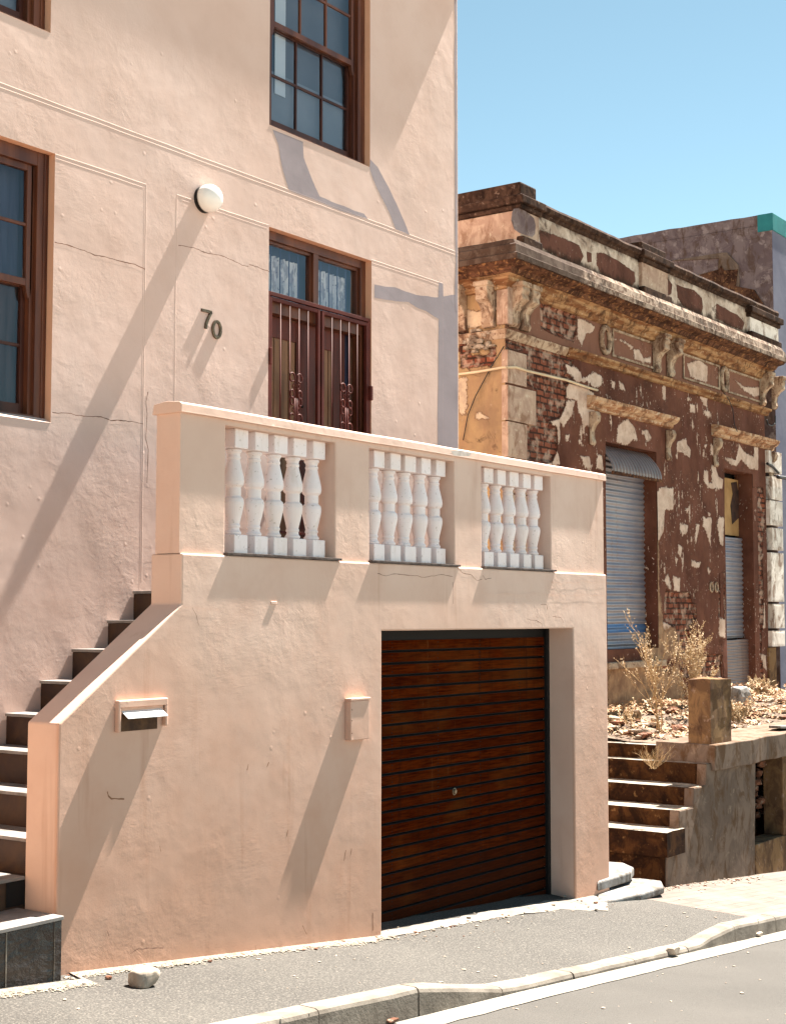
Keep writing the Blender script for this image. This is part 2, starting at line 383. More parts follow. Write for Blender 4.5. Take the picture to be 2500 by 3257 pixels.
def decay(name, a, b, c, d, s1=7., s2=18., bd=.012, t1=.5, t2=.55, dark=None, lay=False):
    if name not in ('pale_slab_stone','pale_rock','rubble_cream','worn_tread_stone','whitewashed_quoin','rubble_brick'):
        def dk(c_):
            m_=sum(c_[:3])/3; return tuple([max(.003,(m_+(v-m_)*1.2)*.74) for v in c_[:3]])+(1,)
        a,b,c,d=dk(a),dk(b),dk(c),dk(d)
    t=NT(name); n=t.noise((s1*.5,s1*.5,s1*3.2) if lay else s1,6,.65,dist=.8 if not lay else .3); m=t.noise(s2,5,.65); k=t.noise((6,6,3.),6,.7,dist=.7)
    col=t.mix(t.ramp(n,[(t1-.06,0.),(t1+.06,1.)]), a, b)
    col=t.mix(t.ramp(m,[(t2,0.),(t2+.07,.9)]), col, c)
    col=t.mix(t.ramp(k,[(.5,0.),(.62,.85)]), col, d)
    if dark:
        x,y,z=t.sep(); w_=t.math('ADD', x, t.math('MULTIPLY', t.noise(2.2,5,.7), -2.4))
        col=t.mix(t.maprange(w_, dark+.15, dark-.15, 0., .85), col, S(62,48,40))
    bb=t.bump(n,bd*.2); bb=t.bump(m,bd*.12,bb); bb=t.bump(t.noise(60,4,.65),.0008,bb)
    return t.fin(col,.95,bb,spec=.1)
M['coping']=decay('mouldy_coping', S(84,66,56), S(62,47,40), S(132,114,102), S(36,26,21), t2=.6)
M['fascia']=decay('mouldy_fascia', S(168,152,138), S(108,90,78), S(190,178,164), S(48,38,32), s1=6.5, s2=24, t2=.58, dark=14.75)
M['soffit']=decay('rotten_soffit', S(112,82,66), S(76,54,44), S(162,124,92), S(50,34,28))
M['bedmould']=decay('ochre_moulding', S(180,148,116), S(134,98,74), S(212,192,166), S(80,56,44), s1=5, bd=.005, t2=.6, lay=True)
M['stucco']=decay('cream_stucco', S(198,180,160), S(168,146,126), S(120,90,74), S(96,70,58), s1=6, bd=.006, t1=.52, t2=.57)
M['hood']=decay('hood_stucco', S(204,176,148), S(166,126,100), S(218,200,178), S(112,82,66), lay=True, s1=6, bd=.006)
M['quoin']=decay('quoin_stucco', S(204,182,164), S(184,160,144), S(220,206,186), S(150,122,104), s1=4, bd=.004, t2=.6)
M['quoin_white']=decay('whitewashed_quoin', S(230,222,212), S(206,196,184), S(170,148,130), S(130,104,86), s1=4, bd=.004, t2=.62)
M['stone']=decay('weathered_step_stone', S(78,54,36), S(50,33,23), S(120,94,68), S(34,22,16), s1=3.5, s2=14, bd=.01, t2=.6)
M['stone_top']=decay('worn_tread_stone', (.33,.30,.25,1), (.24,.21,.17,1), (.36,.33,.28,1), (.16,.13,.10,1), s1=7, bd=.008)
M['grey_render']=decay('grey_cement_render', S(134,118,106), S(114,100,90), S(150,134,120), S(98,76,58), s1=2.2, s2=9, bd=.004, t1=.5, t2=.62)
M['ochre_render']=decay('ochre_stump_render', S(138,112,86), S(108,86,68), S(154,134,120), S(80,62,52), s1=3, s2=10, bd=.006, t2=.6)
M['rear_wall']=decay('rough_party_wall', S(136,122,120), S(116,102,102), S(162,148,144), S(98,80,72), s1=2.6, s2=6, bd=.02, t1=.5, t2=.55)
M['rear_blue']=simple('blue_grey_wall', S(104,106,122), S(90,92,110), sc=1.2, rough=.85, bump=.004, bsc=5)
M['teal']=simple('teal_coping', S(44,128,128), S(34,108,112), rough=.7)
M['whitestone']=decay('pale_slab_stone', (.27,.26,.25,1), (.2,.185,.17,1), (.33,.31,.29,1), (.10,.085,.07,1), s1=9, bd=.006, t2=.62)
def metal(name, a, b, streak):
    t=NT(name); n=t.noise((1.2,1.2,2.5),5,.6); c=t.mix(t.ramp(n,[(.35,0.),(.65,1.)]), a, b)
    k=t.noise((8,8,.8),5,.65); c=t.mix(t.ramp(k,[(.55,0.),(.72,.6)]), c, streak)
    return t.fin(c, .42, t.bump(t.noise(14,3),.002), metal=.35, spec=.5)
M['iron_sheet']=metal('corrugated_iron', S(152,148,152), S(124,124,136), S(124,98,84))
M['iron_blue']=metal('blue_painted_iron', S(60,110,160), S(90,120,160), S(110,100,110))
M['iron_low']=metal('dull_corrugated_iron', S(128,112,106), S(112,96,94), S(96,76,66))
M['hoarding']=simple('faded_poster_board', S(176,140,92), S(150,114,70), sc=4)
M['dry']=simple('dry_stalks', (.42,.30,.16,1), (.30,.20,.10,1), sc=30, rough=.9)
M['seed']=simple('seed_heads', (.62,.50,.34,1), (.45,.33,.2,1), sc=40, rough=.9)
M['leaf']=simple('dead_leaves', (.30,.15,.08,1), (.44,.29,.17,1), sc=35, rough=.85)
M['cable_w']=simple('cream_cable', S(214,196,164), S(190,170,140))
M['cable_k']=simple('black_cable', (.012,.011,.012,1), rough=.5)
M['rub_a']=decay('rubble_cream', (.38,.32,.25,1), (.26,.2,.145,1), (.44,.38,.3,1), (.12,.085,.06,1), s1=9)
M['rub_b']=decay('rubble_brick', (.19,.085,.05,1), (.12,.055,.035,1), (.26,.19,.14,1), (.07,.035,.025,1), s1=9)
M['rock']=decay('pale_rock', (.44,.37,.30,1), (.36,.29,.23,1), (.2,.15,.11,1), (.30,.24,.185,1), s1=14, s2=44, bd=.004, t2=.6)

# ==================================================================== GROUND
def sheet(name, xs, ys, zf, mat_, label=None, **k):
    mb=MB(); n=len(ys)
    vs=[(x,y,zf(x,y)) for x in xs for y in ys]
    fs=[(i*n+j,(i+1)*n+j,(i+1)*n+j+1,i*n+j+1) for i in range(len(xs)-1) for j in range(n-1)]
    mb.raw(vs,fs); o=mb.build(name, mat_, origin=(0,0,0), smooth=True); tag(o,label,kind='structure'); return o
def fr(a,b,n): return [lerp(a,b,i/n) for i in range(n+1)]
def wide(x): return kb(max(-30,min(60,x)))
def gz_plain(x,y): return wide(x)-(1.2 if -6.5<y<40 else .02)
M['pale_ground']=simple('pale_dry_ground', (.36,.30,.24,1), (.28,.23,.18,1), sc=.8, rough=.95, bump=.01, bsc=5)
sheet('ground', [-1500,-400,-100,-30]+fr(-20,60,20)+[100,400,1500], [-1500,-300,-60,-10,-6.6,-6.3,0,4,10,20,60,300,1500], gz_plain, M['pale_ground'], 'dry ground under and around the street')
def roadz(x,y): return wide(x)+.02*min(6,(YK-y))-.001
sheet('road', fr(-30,60,120), [-2.6,-2]+fr(-1,YK,14), roadz, M['road'], 'grey asphalt road sloping down to the right')
sheet('opposite_pavement', fr(-30,60,120), [-6.7,-6,-2.75,-2.6], lambda x,y: wide(x)+(.27 if y<-2.65 else .02), M['kerb'], 'pale concrete pavement on the far side of the road')
# gutter line laid on the road
gi=[(x,) for x in fr(-2,40,110)]
mb=MB(); xs=fr(-2,40,170)
def gw(x): return .22+.018*mn.noise(Vector((x*3.1,0,0)))+.02*mn.noise(Vector((x*11,3,0)))
vs=[]; fs=[]
for i,x in enumerate(xs):
    for y in (YK-gw(x), YK-.1, YK+.0): vs.append((x,y,roadz(x,y)+.005))
for i in range(len(xs)-1):
    for j in range(2): fs.append((i*3+j,(i+1)*3+j,(i+1)*3+j+1,i*3+j+1))
mb.raw(vs,fs); tag(mb.build('gutter_strip', M['gutter'], origin=(0,0,0)), 'pale worn gutter strip painted along the kerb foot', kind='structure')
# kerb stones in one run with real joints
mb=MB(); x=-1.2; k=0; random.seed(5)
joints=[7.13]
while x<30:
    L=.92 if k else 0.9
    x1=x+L
    pts=fr(x,x1-.012,4)
    prof=lambda X: [(YK, kb(X)-.15),(YK+.004, kt(X)-.03),(YK+.012,kt(X)-.010),(YK+.032,kt(X)),(YK+.14,kt(X)+.001),(YK+.14,kb(X)-.15)]
    vs=[]; fs=[]; n=6; jj=(random.random()-.5)*.008
    for X in pts:
        for a,b in prof(X): 
            e=mn.noise(Vector((X*9,a*20,b*9)))*.006
            vs.append((X,a+jj+e*.6,b+e))
    for i in range(len(pts)-1):
        for j in range(n): fs.append((i*n+j,(i+1)*n+j,(i+1)*n+(j+1)%n,i*n+(j+1)%n))
    fs += [tuple(range(n))[::-1], tuple(range((len(pts)-1)*n,len(pts)*n))]
    mb.raw(vs,fs); x=x1; k+=1
tag(mb.build('kerb', M['kerb'], origin=(0,0,0)), 'concrete kerb dropped in front of the garage', kind='structure')
# pavement: asphalt up to a slanted boundary, brick pavers beyond
bx0,bx1=P(1937,2850,YT).x, PX(2318,2914,P(2318,2914,YK+.2).x).x
ba=PZ(2045,2862,-.24); bb_=PZ(2318,2914,-.33)
def bnd(y):   # x of the asphalt/paver boundary at depth y
    t=(y-YT)/(YK+.14-YT); return lerp(12.05, bb_.x, t)
ysp=fr(YK+.14, YT+2.2, 22)
def pz(x,y): return pave(x,y)+.004*mn.noise(Vector((x*1.7,y*1.7,0)))
mb=MB(); vs=[]; fs=[]; N=70
for i in range(N+1):
    for y in ysp:
        x=lerp(-3, bnd(y), i/N); vs.append((x,y,pz(x,y)))
n=len(ysp)
for i in range(N):
    for j in range(n-1): fs.append((i*n+j,(i+1)*n+j,(i+1)*n+j+1,i*n+j+1))
mb.raw(vs,fs); tag(mb.build('pavement', M['asphalt'], origin=(0,0,0), smooth=True), 'grey asphalt pavement in front of the terrace wall', kind='structure')
mb=MB(); vs=[]; fs=[]
for i in range(N+1):
    for y in ysp:
        x=lerp(bnd(y), 30, i/N); vs.append((x,y,pz(x,y)+.001))
for i in range(N):
    for j in range(n-1): fs.append((i*n+j,(i+1)*n+j,(i+1)*n+j+1,i*n+j+1))
mb.raw(vs,fs); tag(mb.build('paved_path', M['pavers'], origin=(0,0,0), smooth=True), 'pinkish brick paved footpath below the retaining wall', kind='structure')
# sandy grit along the wall foot (irregular strip) and the garage threshold
mb=MB(); xs=fr(-1,8.5,190); vs=[]; fs=[]
for x in xs:
    w=.16+.08*mn.noise(Vector((x*2.3,1,0)))+.06*mn.noise(Vector((x*9,5,0)))
    y1=YT-.012 if x>5.6 else 6.0
    vs += [(x,y1+.02,pave(x,y1)+.012),(x,y1-w*.5,pave(x,y1-w*.5)+.007),(x,y1-max(.015,w),pave(x,y1-w)+.0035)]
for i in range(len(xs)-1):
    for j in range(2): fs.append((i*3+j,(i+1)*3+j,(i+1)*3+j+1,i*3+j+1))
mb.raw(vs,fs); mb.att['edge']=[1.,.5,0.]*len(xs)
def sandmat():
    t=NT('sandy_grit_scatter'); n=t.noise(14,5,.6); c=t.mix(t.ramp(n,[(.35,0.),(.65,1.)]), (.26,.225,.18,1), (.15,.125,.10,1))
    c=t.mix(t.ramp(t.noise(90,3,.7),[(.55,0.),(.65,.7)]), c, (.45,.41,.34,1)); c=t.mix(t.ramp(t.noise(70,2,.7),[(.3,.7),(.42,0.)]), c, (.06,.045,.035,1))
    m=t.fin(c,.95,t.bump(t.noise(80,4),.008),spec=.1)
    al=t.math('ADD', t.attr('edge'), t.math('MULTIPLY', t.math('SUBTRACT', t.noise(45,4,.7), .5), 2.2)); t.put(t.b.inputs['Alpha'], t.maprange(al,.42,.48)); return m
tag(mb.build('grit', sandmat(), origin=(0,0,0), smooth=True), 'sandy grit gathered along the wall foot', 'grit', kind='stuff')
mb=MB(); xs=fr(8.45,11.75,70); vs=[]; fs=[]
for x in xs:
    e=.03*mn.noise(Vector((x*3,2,0)))+.025*mn.noise(Vector((x*11,2,0)))
    w=interp(x,[8.5,8.7,10.2,10.9,11.25,11.6,11.75],[.02,.05,.07,.16,.36,.16,-.04])+e
    ys_=[YT+.6, YT, YT-w*.6, YT-w]
    for q,y in enumerate(ys_): vs.append((x,y,pave(x,min(y,YT))+(.012,.012,.009,.004)[q]+.006*mn.noise(Vector((x*8,y*8,0)))))
for i in range(len(xs)-1):
    for j in range(3): fs.append((i*4+j,(i+1)*4+j,(i+1)*4+j+1,i*4+j+1))
mb.raw(vs,fs); tag(mb.build('driveway_threshold', M['cement_floor'], origin=(0,0,0), smooth=True), 'broken cement threshold in front of the garage door', kind='structure')

# ==================================================================== HOUSE
ZS=2.68       # terrace floor
house=empty('pink_house', (9,YH,-.2), 'tall pink plastered house with brown sash windows, grey cement repairs and a gated front door', 'house')
UW=(9.104,10.517,6.385,8.32); LW=(5.40,6.80,3.630,5.531); DR=(9.109,10.542,ZS,5.52)
TW=(5.36,P(161,102,YH).x,P(161,102,YH).z,8.32)
HX1=11.985
mb=MB()
holes=[UW,LW,DR,TW]
mb.grid([2.0,HX1],[-1.2,10.2],holes,YH,YH+.30,mi=0,rmi=1)
mb.grid([YH,YH+9],[-1.2,10.2],[],HX1,None,swap=True)
mb.grid([YH,YH+9],[-1.2,10.2],[],2.0,None,swap=True)
mb.face([(2.0,YH,10.2),(HX1,YH,10.2),(HX1,YH+9,10.2),(2.0,YH+9,10.2)])
mb.build('wall', [M['house'],M['reveal']], house, bevel=.012, seg=3)
# rows of raised plaster fillets
mu=Multi()
def fillet(x0,z0,x1,z1,w=.011,d=.0014,Y=YH):
    n=max(2,int(math.hypot(x1-x0,z1-z0)/.12)); L=[]; Rr=[]
    dx,dz=x1-x0,z1-z0; l=math.hypot(dx,dz); nx,nz=-dz/l,dx/l
    for i in range(n+1):
        t=i/n; x=lerp(x0,x1,t); z=lerp(z0,z1,t); j=.0035*mn.noise(Vector((x*4,z*4,w*900)))
        ww=w*(.75+.5*abs(mn.noise(Vector((x*7,z*7,3)))))
        L.append((x+nx*(ww/2+j),Y,z+nz*(ww/2+j))); Rr.append((x-nx*(ww/2-j),Y,z-nz*(ww/2-j)))
    vs=L+[((a[0]+b[0])/2,Y-d,(a[2]+b[2])/2) for a,b in zip(L,Rr)]+Rr
    m=n+1; mu.new().raw(vs,[(i+r*m,i+1+r*m,i+1+(r+1)*m,i+(r+1)*m) for i in range(n) for r in (0,1)])
def px2(a,b,Y=YH):
    p=P(a,b,Y); return p.x,p.z
fillet(2.0,5.893,HX1,5.893); fillet(2.0,5.862,HX1,5.862,.008,.0014)
xa,za=px2(172,487); xb=P(466,578,YH).x; zt=5.53
fillet(LW[1],zt,xb,zt); fillet(LW[1],zt-.03,xb-.03,zt-.03,.007,.0012)
fillet(xb,zt,xb,2.55,.009,.0016); fillet(xb-.018,zt-.03,xb-.018,2.4,.006,.001)
xc=P(563,620,YH).x; fillet(xc,zt,DR[0]-.004,zt); fillet(xc+.05,zt-.028,DR[0]-.02,zt-.028,.006,.001); fillet(xc,zt,xc,3.4,.009,.0016)
xd=P(1408,902,YH).x; fillet(DR[1],zt,xd,zt); fillet(DR[1]+.01,zt-.026,xd,zt-.026,.007,.0012)
fillet(xd,zt,xd,2.7,.008,.0014)
mu.build('plaster_fillet', M['house'], house)
# grey cement repairs
def patch(pts, Y=YH, d=.0012, jit=.012, sub=4):
    q=[px2(a,b,Y) for a,b in pts]; q=[(min(x,HX1-.016),z) for x,z in q]; out=[]
    for i in range(len(q)):
        (x0,z0),(x1,z1)=q[i],q[(i+1)%len(q)]
        for k in range(sub):
            t=k/sub; x=lerp(x0,x1,t); z=lerp(z0,z1,t)
            out.append((x+jit*mn.noise(Vector((x*6,z*6,1))), Y-d, z+jit*mn.noise(Vector((x*6,z*6,9)))))
    return out
C2=lambda l:[(800+x/2.4, y/2.4) for x,y in l]
C4=lambda l:[(800+x/2.4, 650+y/2.4) for x,y in l]
mu=Multi()
for l in (C2([(160,985),(390,1080),(400,1200),(450,1340),(520,1500),(700,1570),(860,1630),(890,1672),(700,1612),(500,1535),(285,1450),(240,1300),(200,1100)]),
          C2([(902,1212),(960,1270),(1040,1420),(1120,1580),(1190,1740),(1210,1790),(1100,1750),(1060,1640),(990,1500),(930,1370),(900,1280)]),
          C4([(940,610),(1100,635),(1200,670),(1310,700),(1425,705),(1430,592),(1462,604),(1465,700),(1578,690),(1580,1880),(1420,1840),(1428,870),(1300,800),(1200,750),(1100,740),(940,710)])):
    mu.new().face(patch(l))
e=[(1457,0),(1452,0)]
zz_=fr(5.3,9.0,30); mu.new().raw([p for z in zz_ for p in ((HX1-.05+.025*mn.noise(Vector((0,z*3,0))),YH-.0020,z),(HX1-.014,YH-.0020,z))],[(2*i,2*i+1,2*i+3,2*i+2) for i in range(30)])
mu.build('cement_repair', M['cement'], house)
# cracks
def crack(pts, mb, w=.0045, Y=YH, d=.0016):
    q=[]
    for i in range(len(pts)-1):
        for k in range(5):
            t=k/5; q.append(px2(lerp(pts[i][0],pts[i+1][0],t), lerp(pts[i][1],pts[i+1][1],t), Y))
    q.append(px2(*pts[-1],Y)); q=[(x,z+.006*mn.noise(Vector((x*25,z*25,0)))) for x,z in q]; vs=[]; n=len(q)
    for i,(x,z) in enumerate(q):
        a=q[max(0,i-1)]; b=q[min(n-1,i+1)]; dx,dz=b[0]-a[0],b[1]-a[1]; l=math.hypot(dx,dz) or 1
        ww=w*(.45+1.1*abs(mn.noise(Vector((x*14,z*14,4)))))
        vs += [(x-dz/l*ww,Y-d,z+dx/l*ww),(x+dz/l*ww,Y-d,z-dx/l*ww)]
    mb.raw(vs,[(2*i,2*i+1,2*i+3,2*i+2) for i in range(n-1)])
C3=lambda l:[(x/1.8667, 700+y/1.8667) for x,y in l]
mu=Multi()
for l in ([(325,130),(420,150),(500,180),(560,205),(620,215),(700,240),(800,262),(860,290)],
          [(1060,148),(1150,162),(1220,192),(1320,210),(1400,248),(1440,268),(1475,275)],[(1478,262),(1530,278),(1600,305)],
          [(310,1142),(400,1145),(460,1158),(520,1165),(600,1168),(660,1188),(700,1188),(780,1195),(850,1210)],
          [(878,1020),(866,1080),(873,1150),(865,1300),(880,1360),(875,1490),(872,1560)]):
    crack(C3(l), mu.new(), .0036)
mu.build('crack', M['crack'], house)
# crowning cornice just above the picture
mb=MB(); mb.box(1.95,12.04,YH-.094,YH,8.55,8.75); mb.box(1.95,12.08,YH-.106,YH,8.75,8.9)
mb.build('cornice', M['house'], house, bevel=.02)

def sash_window(op, zmeet, room, upcols=3, lowcols=3, left_hidden=False):
    x0,x1,z0,z1=op; Yf=YH+.062; w=empty('window',(x0,Yf,z0),parent=None); w.parent=house; w.location=Vector((x0,Yf,z0))-house.location
    mb=MB(); cw=.10
    mb.box(x0,x0+cw,Yf,Yf+.09,z0,z1); mb.box(x1-cw,x1,Yf,Yf+.09,z0,z1); mb.box(x0+cw,x1-cw,Yf+.002,Yf+.09,z1-cw,z1); mb.box(x0+cw,x1-cw,Yf+.004,Yf+.09,z0,z0+.045)
    for a,b in ((x0+.03,x0+.045),(x1-.045,x1-.03)): mb.box(a,b,Yf-.008,Yf,z0,z1)
    mb.box(x0+cw-.001,x0+cw+.03,Yf+.03,Yf+.09,z0+.045,z1-cw); mb.box(x1-cw-.03,x1-cw+.001,Yf+.03,Yf+.09,z0+.045,z1-cw)
    mb.build('frame', M['wood'], w, bevel=.003)
    a0,a1=x0+cw+.012,x1-cw-.012
    def sash(zb,zt,Y,cols,rows,rail,name,mat_):
        m=MB(); s=.052
        m.box(a0,a0+s,Y,Y+.035,zb,zt); m.box(a1-s,a1,Y,Y+.035,zb,zt); m.box(a0+s,a1-s,Y+.001,Y+.035,zt-.045,zt); m.box(a0+s,a1-s,Y+.001,Y+.035,zb,zb+rail)
        gx0,gx1,gz0,gz1=a0+s,a1-s,zb+rail,zt-.045
        for i in range(1,cols):
            c=lerp(gx0,gx1,i/cols); m.box(c-.010,c+.010,Y+.005,Y+.03,gz0,gz1)
        for i in range(1,rows):
            c=lerp(gz0,gz1,i/rows); m.box(gx0,gx1,Y+.007,Y+.028,c-.011,c+.011)
        if name=='upper_sash':
            for c0,c1 in ((a0,a0+s),(a1-s,a1)): m.prism([(c0,Y,zb),(c1,Y,zb),(c1-.005,Y,zb-.05),((c0+c1)/2,Y,zb-.09),(c0+.01,Y,zb-.05)],(0,.035,0))
        so=m.build(name, mat_, w, bevel=.0025)
        gl=MB(); 
        for i in range(cols):
            for j in range(rows):
                p0,p1=lerp(gx0,gx1,i/cols),lerp(gx0,gx1,(i+1)/cols); q0,q1=lerp(gz0,gz1,j/rows),lerp(gz0,gz1,(j+1)/rows)
                t=rnd.uniform(-.004,.004); gl.face([(p0,Y+.018,q0),(p1,Y+.018+t*.3,q0),(p1,Y+.018+t,q1),(p0,Y+.018+t*.5,q1)])
        gl.build('glass', M['glass'], so)
    sash(zmeet-.02, z1-cw, Yf+.03, upcols, 2, .05, 'upper_sash', M['wood'])
    sash(z0+.05, zmeet+.02, Yf+.075, lowcols, 2, .075, 'lower_sash', M['wood_dark'])
    if room=='blind':
        zs1=zmeet-.36
        m=MB(); m.box(x0,x1,Yf+.13,Yf+.14,z0,zs1); m.box(x0,x1,Yf+.14,Yf+.15,zs1-.03,zs1+.0); m.build('blind', M['blind'], w)
        m=MB(); m.box(x0,x1,Yf+.155,Yf+.165,z0,z1); m.build('net_curtain', M['blind_dark'], w)
        m=MB(); m.box(x0+.28,x0+.42,Yf+.118,Yf+.122,zmeet-.55,z1); m.build('pane_reflection', M['reflection_pale'], w)  # pale strip painted in place of the reflection in the pane
    else:
        for nm_,za1,za2,mt_ in (('upper_curtain',zmeet,z1,M['curtain_blue']),('lower_curtain',z0,zmeet,M['curtain_dark'])):  # blue and dark curtain colours stand in for what the panes reflect
            n=70; vs=[]
            for i in range(n+1):
                X=lerp(x0,x1,i/n); q=.02*math.sin(i*.55+1)+.012*math.sin(i*1.37)
                vs += [(X-.05*math.sin(i*.2),Yf+.18+q,za1),(X,Yf+.18+q*.7,za2)]
            m=MB(); m.raw(vs,[(2*i,2*i+2,2*i+3,2*i+1) for i in range(n)]); m.build(nm_, mt_, w, smooth=True)
        m=MB(); m.box(x0,x1,Yf+.26,Yf+.28,z0,z1); m.build('dark_interior', M['black'], w)
    return w
w1=sash_window(UW, P(1120,200,YH+.09).z, 'blind')
w2=sash_window(LW, P(90,900,YH+.09).z, 'curtain_dark')
w3=sash_window(TW, 7.3, 'blind')
for o in (UW,LW,TW):
    mb=MB(); mb.prism([(o[0]+.001,YH-.003,o[2]-.002),(o[0]+.001,YH+.061,o[2]+.032),(o[0]+.001,YH+.061,o[2]-.002)],(o[1]-o[0]-.002,0,0)); mb.build('window_sill', M['house'], house)
# bright sills (top of the reveal, catches the sun)
# --- front door, transom and security gate
x0,x1=DR[0],DR[1]; ztr=P(858,921,YH-.01).z
dr=empty('door_frame_set',(0,0,0)); bpy.data.objects.remove(dr)
Yd=YH+.068
mb=MB(); cw=.075
mb.box(x0,x0+cw,Yd,Yd+.1,ZS,DR[3]); mb.box(x1-cw,x1,Yd,Yd+.1,ZS,DR[3]); mb.box(x0+cw,x1-cw,Yd+.002,Yd+.1,DR[3]-cw,DR[3]); mb.box(x0+cw,x1-cw,Yd+.002,Yd+.1,ztr-.16,ztr-.06)
xm=(x0+x1)/2; mb.box(xm-.035,xm+.035,Yd+.004,Yd+.1,ztr-.06,DR[3]-cw)
for a,b in ((x0+cw,xm-.035),(xm+.035,x1-cw)):
    mb.box(a,a+.022,Yd+.03,Yd+.08,ztr-.06,DR[3]-cw); mb.box(b-.022,b,Yd+.03,Yd+.08,ztr-.06,DR[3]-cw); mb.box(a+.022,b-.022,Yd+.03,Yd+.08,DR[3]-cw-.025,DR[3]-cw)
trf=mb.build('transom_window', M['wood'], house, bevel=.003)
mu=Multi()
for a,b in ((x0+cw,xm-.035),(xm+.035,x1-cw)): mu.new().face([(a,Yd+.05,ztr-.06),(b,Yd+.05,ztr-.06),(b,Yd+.05,DR[3]-cw),(a,Yd+.05,DR[3]-cw)])
mu.build('glass', M['glass'], trf)
mu=Multi()
for a,b in ((x0+cw+.0,xm-.10),(xm+.035,x1-cw-.05)):
    n=60; vs=[]
    for i in range(n+1):
        X=lerp(a,b,i/n); yy=Yd+.14+.012*math.sin(i*.9)+.006*math.sin(i*2.3)
        vs += [(X,yy,ztr-.08),(X,yy,DR[3]-cw-.085+.004*math.sin(i*.8))]
    mu.new().raw(vs,[(2*i,2*i+2,2*i+3,2*i+1) for i in range(n)])
mu.build('lace_curtain', M['lace'], trf, smooth=True)
mu=Multi()
for a,b in ((x0+cw,xm-.035),(xm+.035,x1-cw)):
    for i in range(1,5):
        X=lerp(a,b,i/5+.02); mu.new().tube([(X,Yd+.09,ztr-.07),(X,Yd+.09,DR[3]-cw)],.006,6)
mu.build('window_bar', simple('blue_grey_bar', S(70,84,120), S(60,70,100)), trf)
mb=MB(); mb.box(x0,x1,Yd+.175,Yd+.185,ZS,DR[3]); mb.build('dark_interior', simple('dark_room', S(70,78,104), S(52,60,86), sc=1), trf)
# double door
for a,b,dark in ((x0+cw,xm,False),(xm+.0,x1-cw-.12,True)):
    m=MB(); Yl=Yd+.085; m.box(a,b,Yl+.02,Yl+.045,ZS,ztr-.16)
    m.box(a,a+.09,Yl,Yl+.02,ZS,ztr-.16,1); m.box(b-.17,b,Yl,Yl+.02,ZS,ztr-.16,1)
    for q0,q1 in ((ztr-.34,ztr-.16),(ZS+1.0,ZS+1.16),(ZS,ZS+.22)): m.box(a+.09,b-.17,Yl,Yl+.02,q0,q1,1)
    n=4
    for i in range(n):
        p0=lerp(a+.09,b-.17,i/n); p1=lerp(a+.09,b-.17,(i+1)/n)
        m.box(p0+.004,p1-.004,Yl+.008,Yl+.02,ZS+.22,ZS+1.0); m.box(p0+.004,p1-.004,Yl+.008,Yl+.02,ZS+1.16,ztr-.34)
    dl=m.build('door_leaf', [M['door'],M['door_frame']], house, bevel=.004)
    if not dark:
        m=MB(); m.lathe([(.012,0),(.012,-.012),(.0,-.012)],(b-.09,Yl,ZS+1.42),12,axis='y'); m.build('keyhole', M['black'], dl)
# security gate
gate=empty('security_gate',(x0,YH-.02,ZS),parent=None); gate.parent=house; gate.location=Vector((x0,YH-.02,ZS))-house.location
mb=MB(); gy=YH+.010; s=.032
mb.box(x0+.001,x0+.001+s,gy,gy+s,ZS,ztr); mb.box(x1-.001-s,x1-.001,gy,gy+s,ZS,ztr); mb.box(x0+.001+s,x1-.001-s,gy+.001,gy+s,ztr-s,ztr)
mb.build('outer_frame', M['iron'], gate, bevel=.002)
def leafgate(a,b):
    m=MB(); zt_=ztr-s-.01; m.box(a,a+s,gy+.002,gy+s+.002,ZS+.04,zt_); m.box(b-s,b,gy+.002,gy+s+.002,ZS+.04,zt_); m.box(a+s,b-s,gy+.004,gy+s,zt_-s,zt_); m.box(a+s,b-s,gy+.004,gy+s,ZS+.04,ZS+.04+s); m.box(a+s,b-s,gy+.004,gy+s,ZS+.3,ZS+.3+.02)
    lf=m.build('gate_leaf', M['iron'], gate, bevel=.002)
    bars=[lerp(a+s,b-s,(i+1)/5) for i in range(4)]
    for X in bars:
        m=MB(); m.tube([(X,gy+.016,ZS+.05),(X,gy+.016,zt_-.02)],.0062,8); m.build('bar', M['iron'], lf, smooth=True)
    m=MB(); mid=(bars[1]+bars[2])/2; hw=(bars[2]-bars[1])/2; zc=ZS+1.45
    for sg in (-1,1):
        for zz,fl in ((zc+.17,1),(zc-.17,-1)):
            path=[]
            for k in range(0,22):
                t=k/21*math.pi*1.75; r=.036*(1-.22*k/21)
                path.append((mid+sg*(.014+.036-r*math.cos(t)), gy-.004, zz+fl*r*math.sin(t)*1.15))
            m.tube([(mid+sg*.014,gy-.004,zz-fl*.17)]+path,.0075,7)
        for zz in (zc+.03,zc-.03):
            m.tube([(mid+sg*(.052+.022*math.cos(t)),gy-.006,zz+.034*math.sin(t)) for t in [k*.4 for k in range(-2,15)]],.0075,7)
        for zz,fl in ((zc+.10,1),(zc-.10,-1)):
            m.tube([(mid+sg*(.014+.03*math.sin(k/10*math.pi)),gy-.004,zz+fl*.05*(k/10-.5)) for k in range(11)],.006,6)
    m.build('scroll_ornament', M['iron'], lf, smooth=True)
    for i in range(8):
        X=lerp(a+.03,b-.03,(i+.5)/8); m2=MB(); 
    m=MB()
    for i in range(4):
        X=lerp(a+.05,b-.05,(i+.4)/3.6); m.tube([(X,gy-.002,ZS+.3),(X+.004,gy-.006,ZS+.93)],.005,6,r2=.001)
    m.build('spike', M['iron'], lf)
    return lf
leafgate(x0+.03,xm-.012); leafgate(xm+.012,x1-.026)
